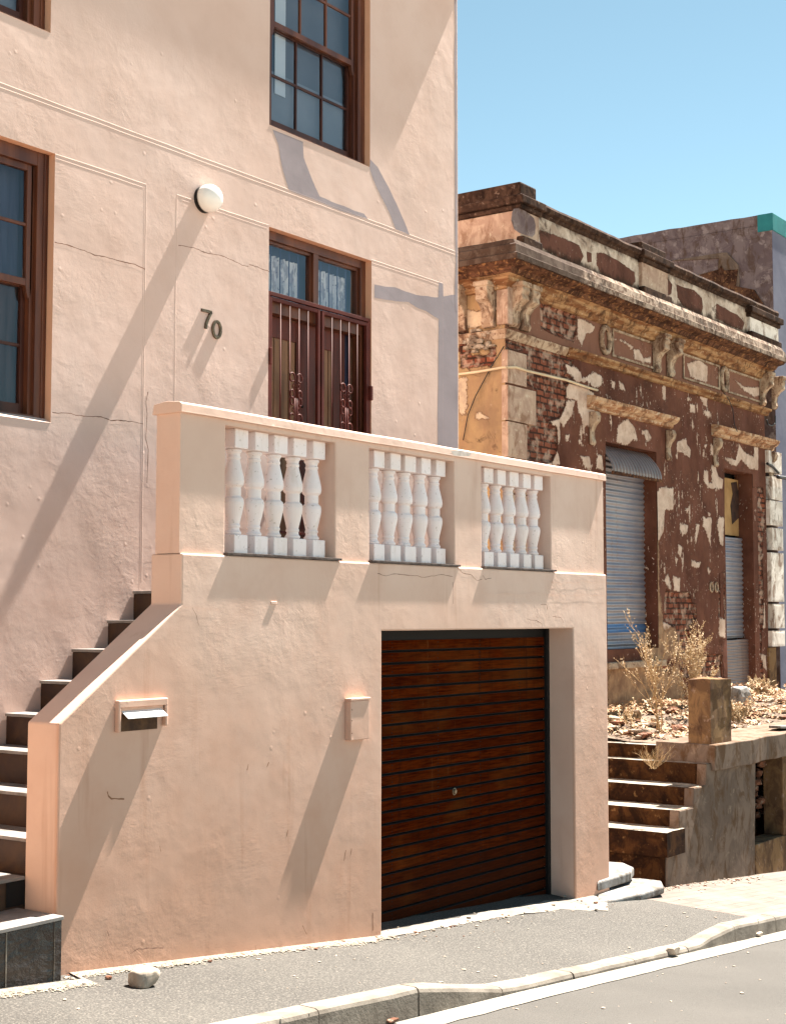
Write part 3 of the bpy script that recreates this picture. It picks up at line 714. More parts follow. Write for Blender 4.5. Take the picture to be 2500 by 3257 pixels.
for hx0,hx1,hz0,hz1 in ((x0+.004,x0+.03,ztr-.62,ztr-.48),(x0+.004,x0+.03,ZS+.5,ZS+.64),(x1-.03,x1+.0,ztr-.75,ztr-.62)):
    m=MB(); m.box(hx0,hx1,gy-.03,gy,hz0,hz1); m.build('hinge', M['iron'], gate, bevel=.004)

# wall lamp, number, boxes
lp=P(674,628,YH-.09); lamp=empty('wall_lamp',(lp.x,YH,lp.z),'round white opal globe lamp on a black base, high on the pink wall','lamp')
mb=MB(); R_=.108
prof=[(.0001,-.165)]+[(R_*math.sin(t),-.075-.09*math.cos(t)) for t in [k*math.pi/2/10 for k in range(1,11)]]+[(R_*1.0,-.05),(R_*.97,-.03)]
mb.lathe(prof,(lp.x,YH,lp.z),32,axis='y'); mb.build('globe', M['lamp_glass'], lamp, smooth=True)
mb=MB(); mb.lathe([(.102,-.032),(.104,-.0)],(lp.x-.004,YH,lp.z-.004),32,axis='y'); mb.build('base', M['lamp_base'], lamp, smooth=False)
# house number
def digit_mesh(kind, cx, cz, h, w, mb, Y):
    r=.0115
    def bar(pts):
        vs=[]; n=len(pts)
        for i,(x,z) in enumerate(pts):
            a=pts[max(0,i-1)]; b=pts[min(n-1,i+1)]; dx,dz=b[0]-a[0],b[1]-a[1]; l=math.hypot(dx,dz) or 1
            for sg in (-1,1):
                for yy in (Y-.014,Y+.002): vs.append((x-sg*dz/l*r,yy,z+sg*dx/l*r))
        fs=[]
        for i in range(n-1):
            a=4*i; b=a+4; fs += [(a,b,b+1,a+1),(a+2,a+3,b+3,b+2),(a,a+2,b+2,b),(a+1,b+1,b+3,a+3)]
        fs += [(0,1,3,2),(4*n-4,4*n-2,4*n-1,4*n-3)]
        mb.raw(vs,fs)
    if kind=='7':
        bar([(cx-w/2,cz+h/2-r),(cx+w/2,cz+h/2-r)]); bar([(cx+w/2-.004,cz+h/2-r),(cx+w*.18,cz+.01),(cx-w*.02,cz-h*.25),(cx-w*.06,cz-h/2)])
    else: bar([(cx+(w/2-r)*math.cos(t),cz+(h/2-r)*math.sin(t)) for t in [k*2*math.pi/28 for k in range(29)]])
n7=P(654,1015,YH); n0=P(687,1046,YH); num=empty('house_number',((n7.x+n0.x)/2,YH,n0.z-.08),'raised dark metal house number 70 between the lamp and the door','house number')
hh=(P(643,985,YH).z-P(655,1049,YH).z)
mb=MB(); digit_mesh('7',n7.x,n7.z,hh,.115,mb,YH-.003); mb.build('digit_seven', M['brass'], num, bevel=.002)
mb=MB(); digit_mesh('0',n0.x,n0.z-.005,hh,.112,mb,YH-.003); mb.build('digit_zero', M['brass'], num, bevel=.002)

# ==================================================================== TERRACE
ter=empty('terrace', (8.7,YT,-.2), 'pink plastered front terrace with white balusters above a garage and a flight of tiled stairs', 'terrace')
TX1=11.985; ZL=2.672; ZB=ZL+.012
GA=(8.500,11.354,2.187)
slo=(P(183,2304,YT).z, P(583,1921,YT).z); XA=5.497; XB=6.445
mb=MB()
base=[(XA,-.6)]
out=[(XA,slo[0]),(XB,slo[1]),(XB,ZL),(TX1,ZL),(TX1,-.8),(GA[1],-.8),(GA[1],GA[2]),(GA[0],GA[2]),(GA[0],-.6),(XA,-.6)]
def dens(pts, st=.4):
    r=[]
    for i in range(len(pts)):
        a,b=pts[i],pts[(i+1)%len(pts)]; n=max(1,int(math.hypot(b[0]-a[0],b[1]-a[1])/st))
        for k in range(n):
            t=k/n; x,z=lerp(a[0],b[0],t),lerp(a[1],b[1],t)
            j=.0022 if 0<t<1 else 0
            r.append((x+j*mn.noise(Vector((x*3,z*3,0))), z+j*mn.noise(Vector((x*3,z*3,5)))))
    return r
mb.prismXZ(dens(out), YT, YT+.262)
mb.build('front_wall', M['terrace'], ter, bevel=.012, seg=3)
mb=MB(); mb.box(GA[1]+.001,TX1-.001,YT+.263,YH-.001,-.8,ZL-.15); mb.box(GA[0]-.25,GA[0],YT+.263,YH-.001,-.8,ZL-.15)
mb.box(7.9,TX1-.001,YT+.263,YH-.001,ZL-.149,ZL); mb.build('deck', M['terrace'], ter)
mb=MB(); mb.box(7.93,TX1-.25,YT+.225,YH-.002,ZL+.001,ZL+.012); mb.build('floor_tiles', M['riser'], ter)
# horizontal plaster lip and cracks below the ledge
mu=Multi()
def tcrack(l, w=.004): crack(l, mu.new(), w*.8, YT, .0014)
D4=lambda l:[(1200+x/2.2105,1350+y/2.2105) for x,y in l]
for l in ([(740,1060),(760,1090),(800,1080)],[(560,1000),(600,1045),(660,1060),(700,1100),(735,1090)],[(1150,1265),(1190,1270),(1195,1300)],[(1050,1370),(1120,1380),(1155,1400),(1158,1430)],[(1230,1350),(1290,1360),(1310,1395)],[(530,1110),(535,1180),(533,1260)]): tcrack(D4(l),.003)
for l in ([(0,1050),(60,1065),(120,1050),(200,1060),(280,1065),(330,1075),(450,1055),(530,1070)],): tcrack(D4(l),.0026)
tcrack([(415,3035),(440,3020),(480,3018),(520,3016)],.0025); tcrack([(812,3010),(816,3060)],.002)
tcrack([(340,2960),(347,2980)],.002); tcrack([(610,1930),(625,1960),(632,1990)],.0025)
mu.build('crack', M['crack'], ter)
mu=Multi()
for l in ([(1225,1105),(1260,1100),(1290,1120),(1330,1105),(1380,1112),(1440,1095),(1520,1110),(1600,1100)],[(760,1190),(830,1200),(900,1185),(1000,1200),(1100,1185),(1230,1195),(1330,1200),(1440,1190),(1605,1205)]):
    crack(D4(l), mu.new(), .007, YT, .0035)
crack([(585,1929),(640,1932),(700,1936)], mu.new(), .004, YT, .003)
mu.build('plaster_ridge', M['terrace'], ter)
mu=Multi()
for l,w_ in (([(341,2520),(345,2532),(355,2541),(368,2543),(395,2542)],.006),([(790,2432),(786,2450)],.004),([(855,2424),(849,2440)],.004),([(915,2640),(912,2662)],.004),([(1100,2705),(1094,2740)],.004),([(1118,2700),(1115,2722)],.003),([(962,2945),(976,2975)],.004),([(508,2690),(512,2712)],.003),([(1185,2905),(1186,2960)],.004)): crack(l, mu.new(), w_, YT, .0008)
mu.build('scuff_mark', simple('brown_scuff', S(150,108,80), S(128,90,66)), ter)
nb_=P(870,1917,YT); mb=MB(); mb.box(nb_.x-.03,nb_.x+.03,YT-.007,YT,nb_.z-.012,nb_.z+.008); mb.build('plaster_stub', M['terrace'], ter, bevel=.006)
# parapet
YP=YT+.02; YPb=YP+.20; ZC=3.535
OP=[(P(717,1500,YP).x,P(1067,1500,YP).x),(P(1175,1600,YP).x,P(1446,1600,YP).x),(P(1532,1600,YP).x,P(1752,1600,YP).x)]
ZO=P(717,1352,YP).z
mb=MB(); xs=[XB-.005,TX1-.012]; hs=[(a,b,ZL,ZO) for a,b in OP]
mb.grid(xs,[ZL,ZC],hs,YP,YPb); mb.grid(xs,[ZL,ZC],hs,YPb,None)
mb.grid([YP,YPb],[ZL,ZC],[],xs[0],None,swap=True); mb.grid([YP,YPb],[ZL,ZC],[],xs[1],None,swap=True)
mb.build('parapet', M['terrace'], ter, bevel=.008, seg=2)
# coping: gabled
mb=MB(); pr_=[(YP-.025,ZC-.004),(YP-.024,ZC+.004),(YP-.022,ZC+.050),(YP-.006,ZC+.060),(YP+.085,ZC+.070),(YP+.115,ZC+.070),(YPb+.010,ZC+.058),(YPb+.022,ZC+.012),(YPb+.024,ZC-.004)]
n=40; vs=[]; fs=[]; L=len(pr_)
for i in range(n+1):
    X=lerp(XB-.022,TX1+.01,i/n)
    for (y,z) in pr_: vs.append((X,y+.002*mn.noise(Vector((X*2,y,0))),z+.0035*mn.noise(Vector((X*2.5,z,3)))))
for i in range(n):
    for j in range(L): fs.append((i*L+j,(i+1)*L+j,(i+1)*L+(j+1)%L,i*L+(j+1)%L))
fs += [tuple(range(L))[::-1], tuple(range(n*L,(n+1)*L))]
mb.raw(vs,fs); cop=mb.build('coping', M['terrace'], ter, bevel=.004)
mb=MB(); mb.face([(p[0],p[1],p[2]) for p in [P(1433,1434,YP-.024),P(1470,1433,YP-.024),P(1500,1441,YP-.024),P(1490,1452,YP-.024),P(1445,1449,YP-.024)]])
mb.build('chipped_paint', simple('bare_white_plaster', S(206,196,188), S(180,168,158), sc=20), cop)
# dark sills under the balusters
for a,b in OP:
    mb=MB(); mb.box(a-.01,b+.035,YT-.014,YPb,ZL+.001,ZL+.018); mb.build('sill', simple('grimy_slate_sill', S(60,48,44), S(96,84,78), sc=12, bump=.003) if a==OP[0][0] else bpy.data.materials['grimy_slate_sill'], ter, bevel=.002)
# balusters
BH=ZO-(ZL+.018); bw=.068
bal0=None
prof=[(.030,.145),(.052,.155),(.053,.170),(.043,.185),(.040,.205),(.045,.212),(.045,.226),(.041,.235),(.045,.26),(.055,.31),(.066,.37),(.069,.405),(.064,.435),(.050,.452),(.046,.458),(.049,.464),(.049,.478)]
full=[(r,h) for r,h in prof]
mid=.4885-.0
half=[(r,h) for r,h in prof]
tot=BH
sq=.135*1.0
def prof_full():
    H=tot; sc=(H/2)/.488
    low=[(r,h*sc) for r,h in half]; up=[(r,H-h) for r,h in low[::-1]]
    return low+up
mb=MB(); mb.box(-bw,bw,-bw,bw,0,.150*tot/.976); mb.box(-bw,bw,-bw,bw,tot-.150*tot/.976,tot)
mb.lathe(prof_full(),(0,0,0),28)
me_parts=mb
def build_bal(loc):
    o=mb.build('baluster', M['white_paint'], None, origin=(0,0,0))
    md=o.modifiers.new('Bevel','BEVEL'); md.width=.006; md.segments=2; md.limit_method='ANGLE'; md.angle_limit=math.radians(60)
    return o
b0=build_bal(None)
first=True
for oi,(a,b) in enumerate(OP):
    pit=.2025 if oi==0 else (b-a)/5.52
    for i in range(5):
        X=b-.115-(4-i)*pit
        o=b0 if first else b0.copy()
        if not first: COL.objects.link(o)
        first=False
        o.parent=ter; o.rotation_euler.z=math.radians(rnd.uniform(-2.5,2.5)); o.location=Vector((X+rnd.uniform(-.004,.004),YP+.118,ZL+.018))-ter.location
for p_ in b0.data.polygons: p_.use_smooth=False
# inner face of the sloping stair wall is part of front_wall prism (thickness 0.26)
# garage door of horizontal boards
zb=-.35; mb=MB(); Yg=YT+.255
k=0; z=-.30
gd=empty('garage_door',(9.9,Yg,-.1),parent=None); gd.parent=ter; gd.location=Vector((9.9,Yg,-.1))-ter.location
m=MB(); m.box(GA[0],GA[1],Yg+.022,Yg+.05,2.1,GA[2]+.1); m.box(GA[0]-.02,GA[1],Yg+.06,Yg+.075,-.5,2.3); m.box(GA[1]-.05,GA[1]-.001,Yg-.012,Yg+.021,-.5,GA[2]-.002); m.build('header', M['black'], gd)  # top strip coloured black for the shadow under the lintel; then backing, guide rail
m=MB()
z=2.118; i=0; rr=random.Random(3)
while z>-.40:
    z2=z-.0915; o_=rr.uniform(-.0015,.0015)
    xa=GA[0]-.02; xb=GA[1]-.035
    # bevelled board
    vs=[]; 
    for X in (xa,xb):
        vs += [(X,Yg+.034+o_,z-.004),(X,Yg+.016+o_,z-.010),(X,Yg+.013+o_,z-.05),(X,Yg+.016+o_,z2+.010),(X,Yg+.034+o_,z2+.004)]
    m.raw(vs,[(1,6,7,2),(2,7,8,3)]); m.raw(vs,[(0,5,6,1),(3,8,9,4)],1)  # sloping board edges coloured black as the shade in the gaps
    z=z2; i+=1
for X in (9.0,9.62,10.24,10.88):
    z=2.118
    while z>-.3:
        for q in (.028,.062): m.lathe([(.0001,-.003),(.0045,-.002),(.005,0.)],(X+rr.uniform(-.003,.003),Yg+.014,z-q),8,1,axis='y')
        z-=.0915
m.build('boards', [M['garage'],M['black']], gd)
m=MB(); m.lathe([(.0001,-.012),(.018,-.012),(.022,-.002),(.03,0)],(P(1450,2519,Yg).x,Yg+.013,P(1450,2519,Yg).z),16,axis='y'); m.build('lock', M['brass'], gd)

# stairs
st=empty('stair_flight',(6.4,YT+.9,.3),parent=None); st.parent=ter; st.location=Vector((6.4,YT+.9,.3))-ter.location
tops=[2.476,2.263,2.064,1.855,1.65,1.445,1.24,1.035]; noses=[7.61,7.36,7.03,6.75,6.46,6.18,5.90,5.62]
for zt_,xn in zip(tops,noses):
    m=MB(); m.box(xn,xn+.9,YT+.263,YH-.002,-.3,zt_-.022,0); m.box(xn-.012,xn+.9,YT+.264,YH-.002,zt_-.021,zt_,1)
    m.build('step', [M['riser'],M['tread']], st, bevel=.004)
m=MB(); m.box(3.0,5.9,YT+.265,YH-.002,.3,.835); m.box(2.98,5.495,YT+.255,YH-.003,.836,.855,1); m.box(5.37,5.495,YT+.258,YT+.264,.70,.835,2); m.build('step', [M['riser'],M['tread'],M['black']], st, bevel=.003)
pt=P(198,2902,YT-.10); 
m=MB(); m.box(3.0,pt.x,YT-.10,YH,-.3,.665); m.box(2.98,pt.x+.008,YT-.108,YH,.666,.688,1)
m.build('plinth_step', [M['slate'],M['tread']], st, bevel=.004)
# grout seams on plinth
xg=P(20,3000,YT-.10).x
for q0_,q1_ in ((xg-.004,xg+.003),(pt.x-.055,pt.x-.051)):
    m=MB(); m.box(q0_,q1_,YT-.1035,YT-.1,-.2,.665); m.build('grout_line', M['kerb'], st)

# letter box
fr0=P(362,2225,YT); fr1=P(530,2225,YT); z0_,z1_=P(362,2330,YT).z,P(362,2228,YT).z
lb=empty('letter_box',((fr0.x+fr1.x)/2,YT,z0_),'pink framed letter slot with white metal flap in the wall beside the stairs','letter box')
x0,x1=P(372,2300,YT-.02).x,P(530,2300,YT-.02).x
mb=MB(); t_=.028; zt_=z1_-.002
mb.box(x0,x1,YT-.034,YT,zt_-.04,zt_); mb.box(x0,x0+.022,YT-.034,YT,z0_,zt_-.04); mb.box(x1-.02,x1,YT-.034,YT,z0_+.015,zt_-.04)
mb.box(x0+.022,x1-.02,YT-.016,YT,z0_+.10,zt_-.04)
mb.build('surround', M['terrace'], lb, bevel=.007)
mb=MB(); a=P(392,2280,YT-.03).x; b=P(518,2275,YT-.03).x; zf=P(392,2268,YT-.03).z
mb.prism([(a-.0,YT-.012,zf+.012),(a+.0,YT-.072,zf-.03),(a,YT-.072,zf-.034),(a,YT-.012,zf+.004)],(b-a,0,0)); mb.build('flap', M['steel'], lb)
mb=MB(); mb.box(a-.004,b-.02,YT-.005,YT-.002,z0_+.0,zf+.0); mb.build('slot', simple('dark_slot', S(88,62,40), S(60,40,28), sc=20), lb)
# meter box
q0=P(1098,2230,YT); Xl=q0.x; Xr=P(1176,2290,YT-.05).x; zt_=P(1116,2231,YT-.05).z; zb_=P(1116,2357,YT-.05).z
eb=empty('meter_box',((Xl+Xr)/2,YT,zb_),'small pink painted meter box on the wall left of the garage','meter box')
mb=MB(); mb.box(Xl,Xr,YT-.05,YT,zb_,zt_); mb.build('case', M['terrace'], eb, bevel=.005)
mb=MB(); mb.box(Xl-.006,Xr+.006,YT-.056,YT,zt_+.001,zt_+.018); mb.build('lid', M['terrace'], eb, bevel=.004)
for zz in (zb_+.05,(zb_+zt_)/2,zt_-.06):
    mb=MB(); mb.lathe([(.0001,-.002),(.004,-.002),(.004,0)],(Xl+.012,YT-.0505,zz),8,axis='y'); mb.build('screw', M['crack'], eb)
# ==================================================================== RUINED SHOP
ruin=empty('ruined_shop', (15,YR,1.0), 'derelict single storey shop with peeling brown and cream plaster, bare brick and a mouldy parapet', 'ruin')
RX0,RX1=14.58,22.72
def A5(l): return [(1400+x/2.8,500+y/2.8) for x,y in l]
def A6(l): return [(1900+x/2.8,500+y/2.8) for x,y in l]
def A7(l): return [(1400+x/2.8,1000+y/2.8) for x,y in l]
def A8(l): return [(1900+x/2.8,1000+y/2.8) for x,y in l]
def A9(l): return [(1900+x/2.8,1550+y/2.8) for x,y in l]
def A10(l): return [(1450+x/5.473,850+y/5.473) for x,y in l]
def sdf(px, pz, poly):
    poly=np.array(poly); a=poly; b=np.roll(poly,-1,axis=0); best=np.full(px.shape,9.); ins=np.zeros(px.shape,bool)
    for (x0,z0),(x1,z1) in zip(a,b):
        dx,dz=x1-x0,z1-z0; L=dx*dx+dz*dz+1e-12
        t=np.clip(((px-x0)*dx+(pz-z0)*dz)/L,0,1); best=np.minimum(best,np.hypot(px-x0-t*dx,pz-z0-t*dz))
        c=((z0>pz)!=(z1>pz))&(px<(x1-x0)*(pz-z0)/((z1-z0) if abs(z1-z0)>1e-9 else 1e-9)+x0); ins^=c
    return np.where(ins,best,-best)
def masked(mb, u0,u1,z0,z1, Y, step, masks, holes=(), side=False, relief=.0, pixproj=None):
    us=sorted(set([round(a,4) for a in fr(u0,u1,max(2,int((u1-u0)/step)))]+[h for q in holes for h in q[:2]])); zs=sorted(set([round(a,4) for a in fr(z0,z1,max(2,int((z1-z0)/step)))]+[h for q in holes for h in q[2:]]))
    uu,zz=np.meshgrid(np.array(us),np.array(zs),indexing='ij'); res={}
    for nm in ('brick','cream','tan'):
        v=np.full(uu.shape,-.5)
        for poly in masks.get(nm,[]):
            pts=[((P(a,b,Y).x,P(a,b,Y).z) if not side else (PX(a,b,Y).y,PX(a,b,Y).z)) for a,b in poly]
            v=np.maximum(v,sdf(uu,zz,pts))
        for (cx,cz,ra,rb) in masks.get(nm+'_dots',[]):
            dd=(1-np.hypot((uu-cx)/ra,(zz-cz)/rb))*min(ra,rb); v=np.maximum(v,dd)
        res[nm]=v
    n0=len(mb.v); nz=len(zs)
    for i,u in enumerate(us):
        for j,z in enumerate(zs):
            r=.006*mn.noise(Vector((u*1.7,z*1.7,Y)))-relief*max(0,min(.03,res['brick'][i,j]))/.03
            r += .004*max(-.01,min(.01,res['cream'][i,j]))/.01
            mb.v.append((u,Y-r,z) if not side else (Y-r,u,z))
            for nm in res: mb.att.setdefault(nm,[]).append(float(res[nm][i,j]))
    for i in range(len(us)-1):
        for j in range(nz-1):
            mu,mz=(us[i]+us[i+1])/2,(zs[j]+zs[j+1])/2
            if any(h[0]<mu<h[1] and h[2]<mz<h[3] for h in holes): continue
            mb.f.append((n0+i*nz+j,n0+(i+1)*nz+j,n0+(i+1)*nz+j+1,n0+i*nz+j+1)); mb.m.append(0)
def addbox(mb,*a):
    n=len(mb.v); mb.box(*a)
    for k in mb.att: mb.att[k]+= [-.5]*(len(mb.v)-n)
O1=(P(1926,1410,YR).x, P(2088,1436,YR).x, 1.86, P(1929,1404,YR).z)
O2=(P(2304,1489,YR).x, P(2396,1600,YR).x, 1.15, P(2305,1489,YR).z)
fb={'brick':[A7([(570,235),(700,200),(760,230),(860,262),(1000,300),(1130,310),(1190,400),(1180,470),(1110,430),(1120,520),(1190,560),(1120,640),(1115,830),(1060,920),(960,950),(1040,1010),(1045,1200),(1000,1310),(880,1330),(755,1290),(745,1000),(830,950),(830,640),(745,600),(745,320),(600,310),(575,400)]),
  A5([(895,1300),(1030,1330),(1220,1400),(1218,1560),(1190,1640),(1050,1590),(900,1520)]),
  A9([(610,905),(700,940),(820,930),(850,1030),(880,1040),(890,1160),(860,1200),(830,1260),(845,1400),(835,1500),(720,1500),(720,1330),(700,1250),(590,1200),(600,1030)]),
  A9([(740,1490),(1110,1490),(1110,1400),(1130,1700),(740,1690)]),A9([(410,1640),(530,1660),(520,1840),(430,1830)]),
  A9([(1090,760),(1135,760),(1135,1180),(1078,1150)]),A9([(1385,0),(1480,0),(1500,200),(1470,600),(1480,900),(1480,1200),(1460,1500),(1500,1800),(1385,1800)]),A9([(575,1560),(660,1560),(650,1640),(570,1640)])],
 'cream':[A7([(1110,430),(1190,450),(1250,510),(1260,570),(1310,540),(1370,510),(1440,540),(1440,640),(1380,660),(1300,600),(1220,600),(1130,530)]),
  A7([(1130,760),(1200,770),(1170,900),(1100,1010),(1060,940),(1090,860)]),A7([(1120,600),(1280,640),(1370,690),(1380,900),(1340,1010),(1280,980),(1230,880),(1220,770),(1120,740)]),
  A7([(950,950),(1060,930),(1070,1100),(1050,1190),(1038,1000),(960,1000)]),A7([(1040,1200),(1070,1340),(900,1335),(1000,1310)]),
  A7([(1112,1070),(1152,1070),(1140,1135),(1118,1130)]),A7([(1218,1075),(1260,1130),(1280,1175),(1238,1150)]),A7([(1240,1250),(1330,1270),(1342,1370),(1290,1370)]),A7([(1396,1240),(1440,1250),(1455,1390),(1388,1370)]),A7([(1270,980),(1292,980),(1282,1110)]),
  A7([(1522,585),(1562,600),(1550,672),(1528,650)]),A7([(1588,588),(1630,620),(1652,682),(1598,660)]),A8([(576,626),(610,640),(605,784),(583,740)]),A8([(818,788),(870,800),(872,882),(828,872)]),A8([(943,848),(1002,860),(1002,916),(958,900)]),A8([(800,728),(852,760),(808,772)]),A8([(898,708),(980,740),(970,832),(938,780)]),
  A8([(703,1140),(745,1120),(790,1100),(800,1160),(832,1200),(825,1284),(780,1250),(710,1220)]),A8([(1008,1148),(1052,1190),(1042,1275),(1008,1250)]),A8([(948,1158),(977,1158),(960,1204)]),A8([(948,1378),(985,1400),(990,1500),(1018,1500),(1018,1338),(1052,1350),(1080,1450),(1120,1470),(1112,1562),(1070,1560),(1000,1552),(953,1510)]),
  A9([(545,0),(680,0),(677,200),(600,210),(592,380),(545,484),(490,440),(490,300),(525,210),(520,60)]),A9([(738,318),(812,340),(802,400),(760,434),(733,370)]),A9([(768,188),(817,188),(800,232)]),A9([(880,318),(912,330),(882,494),(863,480)]),A9([(938,258),(1022,270),(1002,514),(970,400),(938,350)]),A9([(968,218),(1012,230),(1000,268)]),A9([(1083,258),(1132,270),(1122,524),(1093,500),(1068,330)]),
  A9([(718,508),(757,530),(742,634),(718,590)]),A9([(838,648),(922,670),(902,722),(843,707)]),A9([(688,618),(717,640),(700,704)]),A9([(588,828),(630,768),(662,904),(638,912)]),A9([(673,788),(737,810),(732,934),(678,922)]),A9([(973,713),(1022,740),(992,772)]),A9([(568,1198),(622,1190),(662,1240),(600,1294)]),A9([(1098,948),(1137,950),(1142,1354),(1078,1330),(1088,1150)]),
  A8([(178,1000),(225,950),(270,928),(332,1010),(362,1132),(310,1120),(260,1165),(173,1142)]),A8([(388,1038),(442,1018),(482,1102),(448,1142)]),
  A8([(1138,1280),(1232,1290),(1262,1148),(1302,1220),(1388,1270),(1388,1178),(1432,1178),(1432,1384),(1350,1372),(1280,1290),(1240,1352),(1188,1340)]),
  A8([(316,306),(372,308),(412,390),(478,370),(478,442),(400,422),(328,392)]),A8([(798,438),(902,398),(982,460),(977,604),(880,582),(828,552)]),A8([(1208,568),(1302,640),(1442,650),(1442,724),(1388,732),(1308,682)]),A8([(150,215),(240,230),(320,290),(300,310),(230,250)]),
  A5([(1225,1420),(1380,1500),(1360,1560),(1300,1570),(1260,1680),(1222,1600)]),A9([(1395,330),(1470,340),(1475,430),(1400,450)]),A9([(1400,180),(1465,190),(1460,270),(1410,280)]),A9([(1395,560),(1480,590),(1460,700),(1400,720)]),A9([(1400,1060),(1490,1030),(1500,1250),(1400,1300)]),A9([(1400,1470),(1500,1500),(1510,1640),(1440,1560)]),A9([(1110,1050),(1130,1050),(1125,1350),(1085,1330)])],
 'tan':[A9([(95,1590),(420,1590),(560,1560),(640,1680),(720,1560),(760,1720),(800,2100),(95,2100)]),A9([(430,330),(545,480),(555,900),(590,1250),(700,1260),(715,1500),(560,1560),(430,1480)])],
 'cream_dots':[]}
for k in range(260):
    X=rnd.uniform(15.6,20.9); z=2.0+3.4*rnd.random()
    r=.008+.036*rnd.random()**3; fb['cream_dots'].append((X,z,r*.65,r*(1.2+2.6*rnd.random())))
mb=MB()
masked(mb, RX0,RX1,-.4,6.44,YR,.024,fb,[O1,O2],relief=.03)
for o in (O1,O2):
    addbox(mb,o[0]-.2,o[0]-.001,YR+.012,YR+.30,o[2],o[3]+.2); addbox(mb,o[1]+.001,o[1]+.2,YR+.012,YR+.30,o[2],o[3]+.2); addbox(mb,o[0]-.2,o[1]+.2,YR+.013,YR+.30,o[3]+.001,o[3]+.3); addbox(mb,o[0]-.2,o[1]+.2,YR+.014,YR+.3,o[2]-.2,o[2]-.001)
mb.build('front_wall', M['ruin'], ruin)
# side wall facing the pink house
XS=RX0
fs_={'brick':[A10([(60,1100),(200,1100),(260,1500),(60,1560)]),A10([(60,1560),(700,1500),(640,1700),(400,1730),(60,1760)]),A10([(560,1380),(690,1360),(690,1580),(580,1640)]),A7([(0,480),(60,480),(60,640),(0,650)])],
 'tan':[],'cream':[A10([(160,740),(560,760),(570,1020),(340,1050),(160,1030)]),A10([(660,400),(860,400),(860,760),(670,740)]),A7([(165,560),(240,560),(235,900),(165,880)]),A7([(330,860),(300,940),(440,930),(380,880)])]}
mb=MB(); masked(mb, YR,YR+5.5,-.4,6.44,XS,.03,fs_,[],side=True,relief=.03)
mb.build('side_wall', M['ruin_side'], ruin)
mb=MB(); mb.box(RX1-.02,RX1,YR+.02,YR+6,-.4,7.0); mb.box(RX0+.02,RX1-.02,YR+5.5,YR+5.6,-.4,6.3); mb.face([(RX0+.02,YR+.3,6.35),(RX1-.03,YR+.3,6.35),(RX1-.03,YR+5.5,6.2),(RX0+.02,YR+5.5,6.2)])
mb.build('rear_walls', M['rear_wall'], ruin)
# ---- swept mouldings that turn the corner
def sweep(prof, x0, x1, yb, name, mat_, n=110, jit=.008, sideback=3.2, side=True, wear=.0, ends=True, par=None, bev=0):
    """prof: (offset out of the wall, z)"""
    path=[]
    if side:
        for i in range(30): path.append(('s', yb+lerp(sideback,0,i/30)))
        path.append(('c',0))
    for i in range(1 if side else 0, n+1): path.append(('f', lerp(x0,x1,i/n)))
    vs=[]; L=len(prof)
    for kind,t in path:
        for k,(d,z) in enumerate(prof):
            if kind=='s': x,y=x0-d,t
            elif kind=='c': x,y=x0-d,yb-d
            else: x,y=t,yb-d
            q=Vector((x*3.1,y*3.1,z*3+k*.01)); e=mn.noise(q*.8)*jit+mn.noise(q*4.3)*jit*.12
            bite=max(0, mn.noise(Vector((x*1.9,y*1.9,z*.5)))-.25)*wear
            if d>.01:
                if kind=='f': y+=e+bite
                elif kind=='s': x+=e+bite
            vs.append((x,y,z+(mn.noise(q*1.1+Vector((5,5,5)))*jit*.8 if d>.01 else 0)))
    m=len(path); fs=[(i*L+j,(i+1)*L+j,(i+1)*L+(j+1)%L,i*L+(j+1)%L) for i in range(m-1) for j in range(L)]
    fs += [tuple(range(L))[::-1],tuple(range((m-1)*L,m*L))]
    mb=MB(); mb.raw(vs,fs); o=mb.build(name, mat_, par or ruin, smooth=True); md=o.modifiers.new('EdgeSplit','EDGE_SPLIT'); md.split_angle=math.radians(22); return o
CD=.42
zc=6.385
sweep([(0,zc+.03),(CD-.03,zc+.0),(CD,zc-.01),(CD,zc+.055),(CD-.035,zc+.075),(CD-.045,zc+.17),(CD-.075,zc+.19),(CD-.10,zc+.24),(CD-.27,zc+.30),(0,zc+.32)],RX0,RX1,YR,'cornice',[M['fascia']],jit=.004,wear=.035)
sweep([(0,zc-.10),(.20,zc-.10),(.24,zc-.05),(.34,zc-.03),(CD-.05,zc-.004),(CD-.05,zc+.025),(0,zc+.026)],RX0,RX1,YR,'soffit',[M['soffit']],jit=.008,wear=.05)
sweep([(0,zc-.26),(.05,zc-.25),(.07,zc-.2),(.12,zc-.17),(.13,zc-.12),(.18,zc-.099),(0,zc-.098)],RX0,RX1,YR,'bed_moulding',[M['bedmould']],jit=.003,wear=.04)
za=5.655
sweep([(0,za-.10),(.045,za-.09),(.05,za-.05),(.10,za-.03),(.105,za),(.02,za+.02),(0,za+.02)],16.05,RX1+.06,YR,'string_course',[M['bedmould']],jit=.0025,wear=.02,side=False)
sweep([(0,za-.10),(.02,za-.08),(.05,za-.03),(.06,za-.0),(0,za+.02)],RX0,16.04,YR,'string_course',[M['stucco']],jit=.010,wear=.06,n=40,sideback=1.6)
